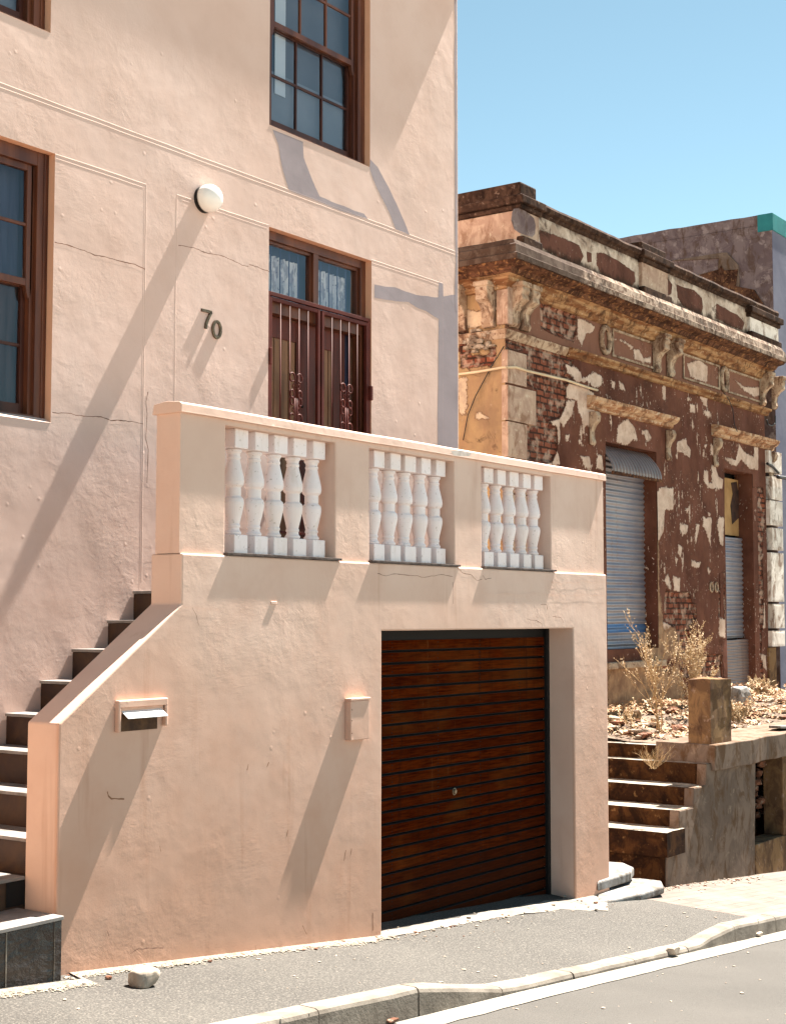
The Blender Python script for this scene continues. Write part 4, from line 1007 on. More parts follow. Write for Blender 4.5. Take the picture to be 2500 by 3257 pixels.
# parapet (masked panels)
YPP=YR-.20; zp0=6.66; 
yv=lambda l:l
fp={'brick':[], 'tan':[], 'cream':[]}
panels=[A5([(640,470),(720,450),(830,520),(855,640),(830,705),(700,670),(640,600)]),A5([(878,640),(1000,680),(1240,780),(1282,880),(1240,962),(1000,860),(898,800)]),A5([(1300,828),(1350,850),(1352,932),(1308,942)]),
 [(1896,803),(1921,803),(1978,832),(2018,864),(2022,896),(2010,911),(1943,889),(1910,868),(1897,840)],A6([(530,1038),(620,1060),(672,1130),(660,1222),(600,1242),(540,1180)]),
 A6([(700,1120),(860,1180),(932,1250),(942,1340),(920,1402),(760,1322),(710,1250)]),A6([(1058,1300),(1250,1400),(1312,1470),(1290,1542),(1180,1502),(1058,1430)])]
# cream everywhere except in the panels: use inverse polygons by offsetting attr
mb=MB(); masked(mb,RX0-.0,RX1,6.60,7.21,YPP,.02,{'cream':panels})
mb.att['cream']=[-(v) if v>-.49 else .5 for v in mb.att['cream']]
mb.att['cream']=[min(.5,v) for v in mb.att['cream']]
n=len(mb.v); mb.box(RX0,RX1,YPP+.001,YPP+.24,6.60,7.205)
for k in mb.att: mb.att[k]+=[.5 if k=='cream' else -.5]*(len(mb.v)-n)
mb.build('parapet', M['parapet'], ruin)
mb=MB(); masked(mb,YPP,YPP+3.2,6.60,7.21,RX0-.001,.04,{},side=True); mb.att['cream']=[.5]*len(mb.v)
n=len(mb.v); mb.box(RX0,RX0+.24,YPP+.25,YPP+3.2,6.60,7.205)
for k in mb.att: mb.att[k]+=[.5 if k=='cream' else -.5]*(len(mb.v)-n)
mb.build('parapet_return', M['parapet'], ruin)
sweep([(0,7.09),(.02,7.10),(.03,7.13),(.07,7.15),(.08,7.20),(.06,7.235),(-.24,7.245),(-.24,7.2),(0,7.2)],RX0,RX1,YPP,'parapet_coping',[M['coping']],jit=.008,wear=.03,sideback=3.0)
def pier(xa,xb,ztop,zm,name='parapet_pier',back=.28,sidewall=False,d=.05,matb='parapet'):
    p=empty(name,(xa,YPP-d,6.62),parent=None); p.parent=ruin; p.location=Vector((xa,YPP-d,6.62))-ruin.location
    mb=MB(); y0=YPP-d
    if sidewall: mb.box(xa,xb,y0,y0+back,6.62,zm-.16)
    else: mb.box(xa,xb,y0,y0+back,6.62,zm-.16)
    mb.build('shaft', M['quoin' if matb!='white' else 'quoin_white'], p, bevel=.01)
    mb=MB(); mb.box(xa-.03,xb+.03,y0-.03,y0+back,zm-.159,zm-.10); mb.box(xa-.07,xb+.07,y0-.07,y0+back,zm-.099,zm-.0)
    mb.build('cap_moulding', M['coping'], p, bevel=.014)
    mb=MB(); mb.box(xa+.0,xb-.05,y0,y0+back-.05,zm+.001,ztop); mb.build('cap_block', M['coping'], p, bevel=.02)
    return p
pa=P(1602,618,YPP-.05); 
zm1=P(1603,586,YPP-.12).z; zt1=P(1593,545,YPP-.05).z
pier(RX0-.05,P(1714,700,YPP-.05).x,zt1,zm1,back=3.0)
# grey damp patch and cream render on the pier front are modelled as thin worn skins
mb=MB(); mb.face([tuple(P(a,b,YPP-.054)) for a,b in A5([(655,455),(720,448),(790,500),(835,540),(850,600),(845,680),(820,708),(760,690),(700,668),(660,640),(632,560),(640,490)])]); mb.build('damp_patch', M['rear_wall'], ruin)
p2a=P(2043,900,YPP-.05).x; p2b=P(2125,900,YPP-.05).x; zt2=P(2064,775,YPP-.05).z
pier(p2a,p2b,zt2,zt2-.13)
p3a=P(2385,1000,YPP-.05).x; zt3=P(2410,965,YPP-.05).z
pier(p3a,RX1+.02,zt3,zt3-.10,matb='white')
# pier plinths on the cornice
for a,b in ((RX0-.07,P(1722,800,YPP-.08).x),(p2a-.03,p2b+.03),(p3a-.03,RX1+.04)):
    mb=MB(); mb.box(a,b,YPP-.10,YPP+.0,6.60,6.73); mb.build('pier_base', M['coping'], ruin, bevel=.02)
# frieze brackets
def bracket(x, w=.15, z0=5.70, z1=6.20, d=.19, side=False, mat_='stucco', y=None):
    mb=MB(); pr=[(0,z0),(.05,z0),(.075,z0+.05),(.06,z0+.12),(.07,z0+.2),(.12,z0+.27),(.2,z0+.32),(d,z0+.38),(d+.02,z0+.43),(d,z1),(0,z1)]
    if side: mb.prism([(XS-a,y,z) for a,z in pr],(0,w,0))
    else: mb.prism([(x,YR-a,z) for a,z in pr],(w,0,0))
    mb2=mb
    if not side: mb.box(x-.02,x+w+.02,YR-d-.03,YR,z1-.03,z1+.03)
    else: mb.box(XS-d-.03,XS,y-.02,y+w+.02,z1-.03,z1+.03)
    return mb.build('bracket', M[mat_], ruin, bevel=.012)
for px_,w_ in ((1640,.17),(1675,.17),(2096,.16),(2140,.16),(2432,.15),(2470,.12)): bracket(P(px_,1150,YR-.1).x, w_)
mb=MB(); mb.box(RX0-.03,RX0+.22,YR-.06,YR+.10,5.72,6.22); mb.build('corner_block', M['quoin'], ruin, bevel=.015)
bracket(0,.17,side=True,y=YR+.12); bracket(0,.17,side=True,y=YR+.52); bracket(0,.17,side=True,y=YR+.86,mat_='quoin_white')
# panel frames of the frieze
def frame_(x0,x1,z0,z1,w=.03,d=.018):
    mb=MB(); mb.box(x0,x1,YR-d,YR,z1-w,z1); mb.box(x0,x1,YR-d,YR,z0,z0+w); mb.box(x0,x0+w,YR-d,YR,z0+w,z1-w); mb.box(x1-w,x1,YR-d,YR,z0+w,z1-w); mb.build('frieze_frame', M['stucco'], ruin, bevel=.004)
wx1=P(1922,1085,YR).x; wx2=P(2300,1205,YR).x
frame_(wx1+.22,P(2080,1130,YR).x,5.74,6.12); frame_(P(2172,1190,YR).x,wx2-.16,5.74,6.12); frame_(wx2+.18,P(2418,1260,YR).x,5.74,6.12)
def wreath(x, par=None):
    mb=MB(); z=5.925; n=28; path=[(x+.115*math.cos(k*2*math.pi/n),YR-.02,z+.17*math.sin(k*2*math.pi/n)) for k in range(n+1)]
    mb.tube(path,.036,8); o=mb.build('wreath', M['stucco'], ruin, smooth=True)
wreath(wx1); wreath(wx2)
# window hoods on consoles
def hood(xa,xb,zt,full=True):
    h=empty('window_hood',(xa,YR,zt-.2),parent=None); h.parent=ruin; h.location=Vector((xa,YR,zt-.2))-ruin.location
    sweep([(0,zt-.17),(.04,zt-.16),(.05,zt-.12),(.10,zt-.10),(.14,zt-.06),(.15,zt-.02),(.08,zt),(0,zt+.01)],xa,xb,YR,'cornice',[M['hood']],n=36,jit=.004,side=False,wear=.04,par=h)
    for X in (xa+.05,xb-.17):
        mb=MB(); pr=[(0,-.42),(.03,-.44),(.055,-.40),(.035,-.33),(.03,-.25),(.06,-.18),(.11,-.13),(.125,-.06),(.10,0),(0,0)]
        mb.prism([(X,YR-a,zt-.2+z) for a,z in pr],(.11,0,0)); mb.build('console', M['stucco'], h, bevel=.012)
hood(P(1893,1262,YR-.12).x, P(2157,1330,YR-.12).x, P(1893,1255,YR-.12).z)
hood(P(2286,1350,YR-.12).x, P(2478,1410,YR-.12).x, P(2290,1349,YR-.12).z)
# left corner quoins
def quoin(x0,x1,z0,z1,mt='quoin',Y=YR,d=.035):
    mb=MB(); mb.box(x0,x1,Y-d,Y+.05,z0+.006,z1-.006); mb.box(x0+.03,x1-.03,Y-d-.004,Y-d,z0+.035,z1-.035); mb.build('quoin', M[mt], ruin, bevel=.008)
qz=[P(1614,1112,YR).z,P(1614,1222,YR).z,P(1614,1338,YR).z,P(1614,1455,YR).z]
xs_,xl_=P(1668,1300,YR).x,P(1697,1300,YR).x
quoin(RX0-.0,xs_,qz[1]+.01,qz[0]); quoin(RX0,xl_,qz[2],qz[1]-.005); quoin(RX0,xs_,qz[3],qz[2]-.005)
zq=qz[3]; i=0
while zq>1.2: quoin(RX0,(xl_,xs_)[i%2],zq-.42,zq-.005); zq-=.42; i+=1
# right end quoins
qx0,qx1=P(2440,1600,YR).x,P(2487,1600,YR-.05).x
for i,(a,b) in enumerate([(1435,1505),(1515,1590),(1592,1672),(1678,1750),(1757,1915),(1920,2000),(2006,2058)]):
    za_,zb_=P(2462,a,YR-.05).z,P(2462,b,YR-.05).z; ex=.0 if i%2 else -.08
    quoin(qx0+.05+(0 if i%2 else -.09),qx1,zb_,za_,'quoin_white',d=.06)
mb=MB(); mb.box(qx0-.1,RX1+.24,YR-.03,YR+.4,.6,P(2462,2058,YR-.05).z-.01); mb.build('corner_pedestal', M['ochre_render'], ruin, bevel=.01)
# shutters
def corr(x0,x1,z0,z1,Y,name,mat_,pitch=.076,amp=.011,wob=.0):
    nz=int((z1-z0)/pitch*10); nx=14; vs=[]
    for j in range(nz+1):
        z=lerp(z0,z1,j/nz)
        for i in range(nx+1):
            x=lerp(x0,x1,i/nx); q=mn.noise(Vector((x*1.3,z*.9,3)))*wob
            vs.append((x,Y-amp*math.sin(2*math.pi*z/pitch)+q,z+q*.6))
    mb=MB(); mb.raw(vs,[(j*(nx+1)+i,j*(nx+1)+i+1,(j+1)*(nx+1)+i+1,(j+1)*(nx+1)+i) for j in range(nz) for i in range(nx)])
    return mb.build(name,mat_,ruin,smooth=True)
Ysh=YR+.20; sx1=P(2053,1600,Ysh).x
zA=P(2000,1920,Ysh).z; zBlue1=P(2000,1985,Ysh).z; zBlue0=P(2000,2012,Ysh).z; zbot=P(2000,2089,Ysh).z
corr(O1[0]-.05,sx1,zBlue1,O1[3]-.02,Ysh,'roller_shutter',M['iron_sheet'],wob=.012)
corr(O1[0]-.05,sx1+.004,zBlue0,zBlue1-.001,Ysh+.004,'blue_sheet_band',M['iron_blue'],wob=.012)
corr(O1[0]-.05,sx1,zbot,zBlue0-.001,Ysh,'lower_sheet',M['iron_sheet'],wob=.012)
mb=MB(); mb.box(O1[0]-.1,O1[1]+.1,YR+.29,YR+.31,O1[2],O1[3]+.1); mb.box(O2[0]-.1,O2[1]+.1,YR+.36,YR+.38,O2[2],O2[3]+.1); mb.build('dark_interior', M['black'], ruin)
mb=MB(); mb.box(sx1+.02,O1[1]+.02,YR+.15,YR+.29,O1[2],O1[3]); mb.build('shutter_jamb', M['soffit'], ruin, bevel=.01)
# fluted shutter box
zb1=P(1990,1423,YR).z; zb0=P(1990,1512,YR-.0).z
mb=MB(); nseg=40; nn=int((O1[1]-O1[0])/.016)
vs=[]
for i in range(nn+1):
    x=lerp(O1[0]-.02,O1[1]-.10,i/nn); f_=(.016 if (i//3)%2 else 0)
    for k in range(9):
        t=k/8; z=lerp(zb0,zb1,t); y=YR-.11-.02*math.sin(t*3)+.24*t**1.6-f_
        vs.append((x,y+.01*mn.noise(Vector((x*3,z*3,0))),z))
mb.raw(vs,[(i*9+k,(i+1)*9+k,(i+1)*9+k+1,i*9+k+1) for i in range(nn) for k in range(8)])
mb.build('shutter_canopy', M['iron_low'], ruin)
mb=MB(); mb.box(O1[0]-.04,O1[1]-.08,YR-.125,YR-.10,zb0-.035,zb0+.01); mb.build('canopy_rail', M['soffit'], ruin, bevel=.006)
# sill of opening one
zs_=P(1990,2120,YR-.08).z
mb=MB(); mb.box(O1[0]-.15,O1[1]+.05,YR-.10,YR+.28,zs_-.03,zs_+.06); mb.build('window_sill', M['stucco'], ruin, bevel=.015)
# opening two: poster board, sheets
corr(O2[0],O2[1]+.02,P(2350,2030,Ysh).z,P(2350,1712,Ysh).z,Ysh,'corrugated_sheet',M['iron_sheet'],wob=.014)
corr(O2[0]-.02,O2[1]+.05,P(2350,2250,YR).z,P(2350,2036,YR+.1).z,YR+.12,'low_corrugated_sheet',M['iron_low'],pitch=.05,amp=.005,wob=.03)
pb=[(1140,1460),(1180,1470),(1275,1475),(1280,1600),(1280,1970-0),(1140,1975)]
zz1=P(2320,1522,Ysh+.05).z; zz0=P(2320,1702,Ysh+.05).z; xx0=O2[0]; xx1=P(2357,1600,Ysh+.05).x
mb=MB(); mb.box(xx0,xx1,Ysh+.05,Ysh+.07,zz0,zz1); hb=mb.build('poster_board', M['hoarding'], ruin)
mb=MB(); mb.prism([tuple(P(a,b,Ysh+.048)) for a,b in A8([(1190,1500),(1240,1490),(1250,1560),(1280,1600),(1278,1790),(1200,1870),(1185,1700),(1205,1600)])],(0,-.004,0)); mb.build('torn_poster', simple('torn_poster', S(74,48,36), S(40,26,22), sc=9), hb)
# cables
def cable(name,pts,r,mat_,par=ruin):
    mb=MB(); q=[Vector(p) for p in pts]; out=[]
    for i in range(len(q)-1):
        for k in range(6): out.append(q[i].lerp(q[i+1],k/6))
    out.append(q[-1]); mb.tube(out,r,6); return mb.build(name,mat_,par,smooth=True)
cable('cream_cable',[PX(1456,1190,XS-.03),PX(1520,1182,XS-.03),PX(1600,1168,XS-.03),P(1612,1168,YR-.05),P(1640,1167,YR-.05),P(1680,1180,YR-.05),P(1740,1194,YR-.05),P(1800,1208,YR-.05),P(1870,1232,YR-.05),P(1900,1241,YR-.05)],.016,M['cable_w'])
cable('black_cable',[PX(1603,1100,XS-.02),PX(1560,1170,XS-.02),PX(1512,1260,XS-.02),PX(1488,1320,XS-.02),PX(1473,1400,XS-.02)],.006,M['cable_k'])
cable('crack_cable',[P(2303,1250,YR-.1),P(2318,1270,YR-.1),P(2330,1300,YR-.1),P(2336,1350,YR-.16),P(2345,1372,YR-.16)],.006,M['cable_k'])
cable('wire_hook',[P(2466,1322,YR-.12),P(2466,1345,YR-.12),P(2455,1354,YR-.12),P(2443,1350,YR-.12),P(2439,1335,YR-.12)],.010,M['cable_k'])
cable('thick_black_cable',[P(2440,1474,YR-.1),P(2458,1484,YR-.1),P(2476,1504,YR-.1)],.022,M['cable_k'])
cable('thick_black_cable',[P(2474,1517,YR-.1),P(2500,1520,YR-.1),P(2540,1524,YR-.1)],.03,M['cable_k'])
# broken masonry clumps on the side wall
mb=MB()
for k in range(46):
    a=rnd.uniform(170,620); b=rnd.uniform(1080,1500) if k%2 else rnd.uniform(1250,1420)
    p=PX(1450+a/5.473,850+b/5.473,XS); mb.rock((p.x-.02,p.y,p.z),(.05,rnd.uniform(.03,.08),rnd.uniform(.02,.05)),k,1,.4)
mb.build('broken_masonry', M['rub_a'], ruin)

for cx_ in (2263,2279):
    p=P(cx_,1868,YR-.012); mb=MB(); mb.tube([(p.x+.052*math.cos(k*math.pi/8),p.y,p.z+.07*math.sin(k*math.pi/8)) for k in range(17)],.014,6); mb.build('painted_ring_mark', M['stucco'], ruin)
# ==================================================================== BUILDING BEHIND
rear=empty('rear_building',(23.4,YR,-.5),'tall grey brown building behind the ruin with a rough side wall and teal coping','building')
XB_=23.3; c1=PX(2455,725,XB_)
mb=MB(); yb_=c1.y; ztp=PX(2437,678,XB_).z
mb.box(XB_,XB_+.3,yb_,yb_+14,-1,ztp-.18); mb.build('side_wall', M['rear_wall'], rear)
mb=MB(); mb.box(XB_+.301,XB_+10,yb_-.004,yb_+.3,-1,ztp-.18); mb.box(XB_+.001,XB_+.3,yb_-.0045,yb_-.001,-1,ztp-.18); mb.build('front_wall', M['rear_blue'], rear)
# ragged top of the side wall
mb=MB(); vs=[]; n=60
for i in range(n+1):
    y=lerp(yb_+.25,yb_+14,i/n); vs += [(XB_,y,ztp-.185),(XB_+.3,y,ztp-.185),(XB_+.3,y,ztp-.0+.02*mn.noise(Vector((y*2,0,0)))),(XB_,y,ztp-.0+.02*mn.noise(Vector((y*2,0,0))))]
mb.raw(vs,[(i*4+j,(i+1)*4+j,(i+1)*4+(j+1)%4,i*4+(j+1)%4) for i in range(n) for j in range(4)]); mb.build('wall_top', M['rear_wall'], rear)
mb=MB(); mb.box(XB_-.01,XB_+10,yb_-.02,yb_+.25,ztp-.30,ztp-.0); mb.build('coping', M['teal'], rear, bevel=.01)
# lean-to gable shape rendered on the side wall
mb=MB(); mb.prism([tuple(PX(a,b,XB_)) for a,b in A6([(650,925),(1110,850),(1160,850),(1260,960),(1270,1120),(1240,1300),(1000,1250),(850,1130),(850,1060),(1080,1000),(1090,900)])],(-.03,0,0)); mb.build('render_patch', M['grey_render'], rear)
mb=MB(); mb.prism([tuple(PX(a,b,XB_)) for a,b in A6([(860,1065),(1090,1000),(1110,965),(1140,1010),(1260,1000),(1240,1150),(1400,1180),(1500,1330),(1300,1330),(1000,1200)])],(-.045,0,0)); mb.build('render_patch', M['soffit'], rear)

# ==================================================================== FORECOURT, STAIR, RETAINING WALL
stair=empty('stone_stair',(13.3,YT,-.4),'worn stone stair with crumbling treads climbing beside a grey rendered wall','stair')
FZ=.96
def stepblock(x0,x1,y0,y1,z0,z1,seed,name='step'):
    nx,ny=3,16; mb=MB(); vs=[]
    for i in range(nx+1):
        for j in range(ny+1):
            x=lerp(x0,x1,i/nx); y=lerp(y0,y1,j/ny); vs.append((x+(.012*mn.noise(Vector((y*5,seed,0))) if i==0 else 0),y,z1+.010*mn.noise(Vector((x*6,y*6,seed)))))
    mb.raw(vs,[(i*(ny+1)+j,(i+1)*(ny+1)+j,(i+1)*(ny+1)+j+1,i*(ny+1)+j+1) for i in range(nx) for j in range(ny)],1)
    vb=[]; 
    for j in range(ny+1):
        for k in range(4):
            t=k/3; top=vs[j]; vb.append((top[0]+.018*mn.noise(Vector((j*.9,k*1.3,seed)))*(k>0)+(.02 if k>0 else 0),top[1],lerp(top[2],z0,t)))
    mb.raw(vb,[(j*4+k,(j+1)*4+k,(j+1)*4+k+1,j*4+k+1) for j in range(ny) for k in range(3)],0)
    ve=[]
    for i in range(nx+1):
        top=vs[i*(ny+1)]; ve += [(top[0],top[1],top[2]),(top[0],y0,z0)]
    mb.raw(ve,[(2*i,2*i+2,2*i+3,2*i+1) for i in range(nx)],0)
    return mb.build(name,[M['stone'],M['stone_top']],stair)
ns=[(2118,2650),(2168,2580),(2214,2508),(2254,2432)]
xs_n=[P(a,b,YT-.02).x for a,b in ns]; zs_n=[P(a,b,YT-.02).z for a,b in ns]
for i in range(4):
    x0=xs_n[i]; x1=xs_n[i+1]+.03 if i<3 else 14.35
    stepblock(x0,x1+.02,YT+.006 if i else YT-.03,YH+1.0,zs_n[i]-.24,zs_n[i],i+1)
stepblock(14.33,14.9,YT+.24,YH+1.0,zs_n[3]-.02,.93,9)
mb=MB(); mb.box(xs_n[0]+.05,14.4,YT+.02,YH+.9,-.8,zs_n[0]-.22); mb.build('stair_core', M['stone'], stair)
# flanking wall with stepped profile
prof=[(xs_n[0]+.02,-.9),(xs_n[0]+.07,zs_n[0]-.25),(xs_n[0]+.13,zs_n[0]-.02),(xs_n[1]-.02,zs_n[0]-.02),(xs_n[1]+.0,zs_n[1]-.0),(xs_n[2]-.02,zs_n[1]-.0),(xs_n[2]+.0,zs_n[2]-.0),(xs_n[3]-.03,zs_n[2]-.0),(xs_n[3]+.0,zs_n[3]+.004),(14.33,zs_n[3]-.006),(14.33,.70),(P(2404,2420,YT).x,.70),(P(2398,2700,YT).x,-.9)]
mb=MB(); mb.prismXZ(dens(prof,.25), YT+.001, YT+.11); mb.build('flank_wall', M['grey_render'], stair, bevel=.012)
ret=empty('retaining_wall',(15,YT,-.6),'low retaining wall with a cracked sunlit slab on top and a rubble filled opening','wall')
mb=MB(); n=60; vs=[]
for i in range(n+1):
    x=lerp(14.27,22.,i/n); q=.012*mn.noise(Vector((x*2.2,0,0)))
    vs += [(x,YT-.05+q,.70+q),(x,YT-.055+q,.965+q*.6),(x,YT+.62,.975+q*.5),(x,YT+.62,.70)]
mb.raw(vs,[(i*4+j,(i+1)*4+j,(i+1)*4+(j+1)%4,i*4+(j+1)%4) for i in range(n) for j in range(4)]+[(0,1,2,3),(n*4+3,n*4+2,n*4+1,n*4)])
mb.build('capping_slab', M['grey_render'], ret, bevel=.01)
xo=P(2404,2420,YT).x
mb=MB(); mb.box(xo-.05,22,YT+.005,YT+.25,-1.2,P(2440,2665,YT).z-.04); mb.box(P(2493,2600,YT).x,22,YT+.004,YT+.24,P(2440,2665,YT).z-.039,.699); mb.build('lower_wall', M['ochre_render'], ret, bevel=.01)
mb=MB()
for k in range(150):
    p=(rnd.uniform(xo-.3,xo+1.3),YT+rnd.uniform(.22,.5),rnd.uniform(.0,.66)); mb.rock(p,(rnd.uniform(.05,.12),.06,rnd.uniform(.03,.07)),k+50,1,.35,rot=rnd.random())
mb.box(xo-.4,xo+1.8,YT+.5,YT+.55,-.4,.69); mb.build('exposed_rubble', M['rub_b'], ret)
# concrete stump
pr0=P(2262,2370,YT+.03); sx0=P(2262,2370,YT+.02).x; sx1_=P(2327,2370,YT+.02).x; ztp_=P(2262,2162,YT+.02).z
py=PX(2190,2360,sx0).y
mb=MB(); nq=10; vs=[]
ring=[(sx0,YT+.02),(sx1_,YT+.02),(sx1_,py),(sx0,py)]
ringd=[]
for a,b in zip(ring,ring[1:]+ring[:1]):
    for k in range(6): ringd.append((lerp(a[0],b[0],k/6),lerp(a[1],b[1],k/6)))
R_n=len(ringd)
for j in range(nq+1):
    z=lerp(.62,ztp_,j/nq)
    for (x,y) in ringd:
        q=.012*mn.noise(Vector((x*5,y*5,z*4)))+.008*mn.noise(Vector((x*14,y*14,z*14))); vs.append((x+q,y+q,z+(.02*mn.noise(Vector((x*4,y*4,0))) if j==nq else 0)))
mb.raw(vs,[(j*R_n+k,j*R_n+(k+1)%R_n,(j+1)*R_n+(k+1)%R_n,(j+1)*R_n+k) for j in range(nq) for k in range(R_n)]+[tuple(range(nq*R_n,(nq+1)*R_n))])
stump=mb.build('gate_pier', M['ochre_render'], None); tag(stump,'stained square concrete gate pier standing on the retaining wall','gate pier')
# forecourt ground
def fz(x,y): return .93+.05*mn.noise(Vector((x*1.3,y*1.3,0)))+.03*mn.noise(Vector((x*5,y*5,3)))+.10*max(0,min(1,(y-YT-.6)))*0.8
xs=fr(14.45,24,60); ys_=fr(YT+.3,YR+.02,16)
sheet('forecourt_ground', xs, ys_, fz, M['soil'], 'dry earth forecourt in front of the ruined shop')
# rubble and leaf litter (uncountable)
mb=MB()
def at_px(a,b,dz=0): 
    p=PZ(a,b,1.02+dz); return p
for k in range(70):
    x=rnd.uniform(14.6,21.5); y=rnd.uniform(YT+.7,YR-.1); s=rnd.uniform(.05,.12)
    mb.rock((x,y,fz(x,y)+s*.3),(s*rnd.uniform(.8,1.6),s*rnd.uniform(.7,1.3),s*rnd.uniform(.3,.6)),k+900,1,.4,mi=0 if rnd.random()<.6 else 1,rot=rnd.random()*3)
for k in range(420):
    x=rnd.uniform(14.6,21.5); y=rnd.uniform(YT+.55 if x>14.9 else YT+.35,YR-.05); s=.02+.05*rnd.random()**2
    if x>15.2 and rnd.random()<.35: continue
    mb.rock((x,y,fz(x,y)+s*.4),(s*rnd.uniform(.7,1.6),s*rnd.uniform(.7,1.4),s*rnd.uniform(.35,.8)),k,1,.4,mi=0 if rnd.random()<.72 else 1,rot=rnd.random()*3)
tag(mb.build('rubble', [M['rub_a'],M['rub_b']], None, origin=(16,7.5,.9)), 'broken cream plaster and brick rubble covering the forecourt', 'rubble', kind='stuff')
mb=MB()
for k in range(4200):
    x=rnd.uniform(14.7,22.5); y=rnd.uniform(YT+.6,YR); h=max(0,mn.noise(Vector((x*.9,y*.9,7))))*.28*(1 if x>15.4 else .35)
    if x>16.2: h+= .10*max(0,min(1,(y-YT-.6)/.8))
    z=fz(x,y)+h+rnd.uniform(0,.05); s=rnd.uniform(.018,.045); a=rnd.random()*6.28; t=rnd.uniform(-.7,.7)
    dx,dy,dz=math.cos(a)*s,math.sin(a)*s,t*s; ex,ey=-math.sin(a)*s*.4,math.cos(a)*s*.4
    mb.face([(x-dx,y-dy,z-dz),(x+ex,y+ey,z+s*.25),(x+dx,y+dy,z+dz),(x-ex,y-ey,z+s*.1)],0 if rnd.random()<.6 else 1)
tag(mb.build('leaf_litter', [M['leaf'],M['seed']], None, origin=(17,7.5,.9)), 'dead leaves and dry litter heaped behind the retaining wall', 'leaf litter', kind='stuff')
# individual slabs and chunks
def slab(px_,py_,Zt,sz,rot,tilt,mat_,label,name='broken_slab',cat='slab',pts=None):
    p=PZ(px_,py_,Zt); mb=MB()
    q=[(-1,-.7),(-.2,-1),(.9,-.8),(1,.3),(.4,1),(-.8,.8)] if pts is None else pts
    mb.prism([(a*sz[0],b*sz[1],0) for a,b in q],(0,0,sz[2]))
    Rm=Matrix.Rotation(rot,3,'Z')@Matrix.Rotation(tilt,3,'Y'); mb.v=[tuple(Rm@Vector(v)+p) for v in mb.v]
    o=mb.build(name,mat_,None,bevel=.006); tag(o,label,cat,'broken slabs in the rubble'); return o
slab(2010,2282,1.08,(.17,.12,.022),.5,.5,M['rub_a'],'tilted cream slab of broken plaster left of the concrete gate pier')
slab(1985,2300,1.02,(.14,.12,.03),1.9,-.15,M['rub_a'],'flat cream slab lying nearest the pink terrace corner')
slab(2075,2312,1.0,(.13,.1,.03),.2,.2,M['rub_a'],'small cream slab at the head of the stone stair')
slab(2480,2317,.985,(.22,.10,.03),.1,.06,M['whitestone'],'thin pale slab lying on the retaining wall capping')
p=PZ(2351,2262,1.0); mb=MB(); mb.rock((p.x,p.y,p.z+.14),(.20,.17,.24),77,3,.22); tag(mb.build('concrete_lump',M['whitestone'],None,smooth=False),'pale rough concrete lump behind the gate pier','concrete lump')
# stone slabs at the stair foot
mb=MB(); zf_=g(12.6)
pA=[PZ(1930,2733,zf_+.20),PZ(1990,2738,zf_+.20),PZ(2018,2755,zf_+.20),PZ(1930,2800,zf_+.20)]
def slabpoly(pts,dz,name,mat_,label,cat):
    mb=MB(); mb.prism([tuple(q) for q in pts],(0,0,-dz)); o=mb.build(name,mat_,None,bevel=.02,seg=3); tag(o,label,cat,'stone slabs at the stair foot')
slabpoly([PZ(a,b,-.05) for a,b in ((1900,2738),(1985,2745),(2016,2759),(2006,2774),(1900,2806))],.09,'stone_slab',M['whitestone'],'upper pale stone slab at the foot of the stone stair','slab')
slabpoly([PZ(a,b,-.165) for a,b in ((1900,2794),(2035,2794),(2104,2802),(2112,2820),(2040,2843),(1900,2872))],.07,'stone_slab',M['whitestone'],'lower wide stone slab at the foot of the stone stair','slab')
# ---------------- dry plants
def bush(px_,py_,Zb,Y,h,w,n,name,label,cat,seed,lean=0,seeds=.5,thick=.004,group=None):
    r=random.Random(seed); b=P(px_,py_,Y); base=Vector((b.x,Y,Zb)); e=empty(name,base,label,cat,group); e['group']='dry plants in the forecourt'; ms=MB(); mh=MB()
    def grow(p,d,L,rad,lv):
        steps=5; path=[p]; q=p; dd=d
        for i in range(steps):
            dd=(dd+Vector((r.uniform(-1,1),r.uniform(-1,1),r.uniform(-.3,.7)))*.22).normalized(); q=q+dd*(L/steps); path.append(q)
            if lv<3 and r.random()<(.75 if lv else .85):
                sd=(dd+Vector((r.uniform(-1,1),r.uniform(-.8,.8),r.uniform(-.1,.7)))*.9).normalized(); grow(q,sd,L*r.uniform(.35,.6),rad*.6,lv+1)
            if lv>=1 and r.random()<seeds:
                c=q+Vector((r.uniform(-.012,.012),)*3); s=r.uniform(.005,.012); a=r.random()*6.28
                u=Vector((math.cos(a),math.sin(a),r.uniform(-.6,.6)))*s; v=Vector((-math.sin(a),math.cos(a),r.uniform(-1,1)))*s
                mh.face([c-u,c+v,c+u,c-v]); mh.face([c-u*.7+v*.2,c+Vector((0,0,s)),c+u*.6,c-Vector((0,0,s))])
        ms.tube(path,rad,4,r2=rad*.45)
    for i in range(n):
        a=r.uniform(-1,1); grow(base+Vector((r.uniform(-.04,.04),r.uniform(-.04,.04),0)),Vector((a*w/h+lean,r.uniform(-.6,.6)*w/h,1)).normalized(),h*r.uniform(.65,1),thick,0)
    ms.build('stems',M['dry'],e); 
    if mh.f: mh.build('seed_heads',M['seed'],e)
    return e
bush(2100,2330,.98,YT+1.1,1.0,.10,4,'dry_bush','tall thin dry bush growing from rubble between the pink terrace and the gate pier','bush',3,seeds=.45,thick=.008)
bush(2215,2250,1.0,YT+1.5,.80,.20,9,'dry_bush','dense blond dry bush full of seed heads behind the concrete gate pier','bush',5,lean=.1,seeds=.85,thick=.005)
bush(2075,2470,.77,YT+.30,.20,.42,16,'dry_weed','tuft of dry weed sprouting from the stone stair treads','weed',8,seeds=.0,thick=.0022)
bush(2425,2260,1.05,YR-.5,.26,.3,14,'dry_weed','reddish dry weed against the right end of the ruin wall','weed',9,seeds=.9,thick=.003)
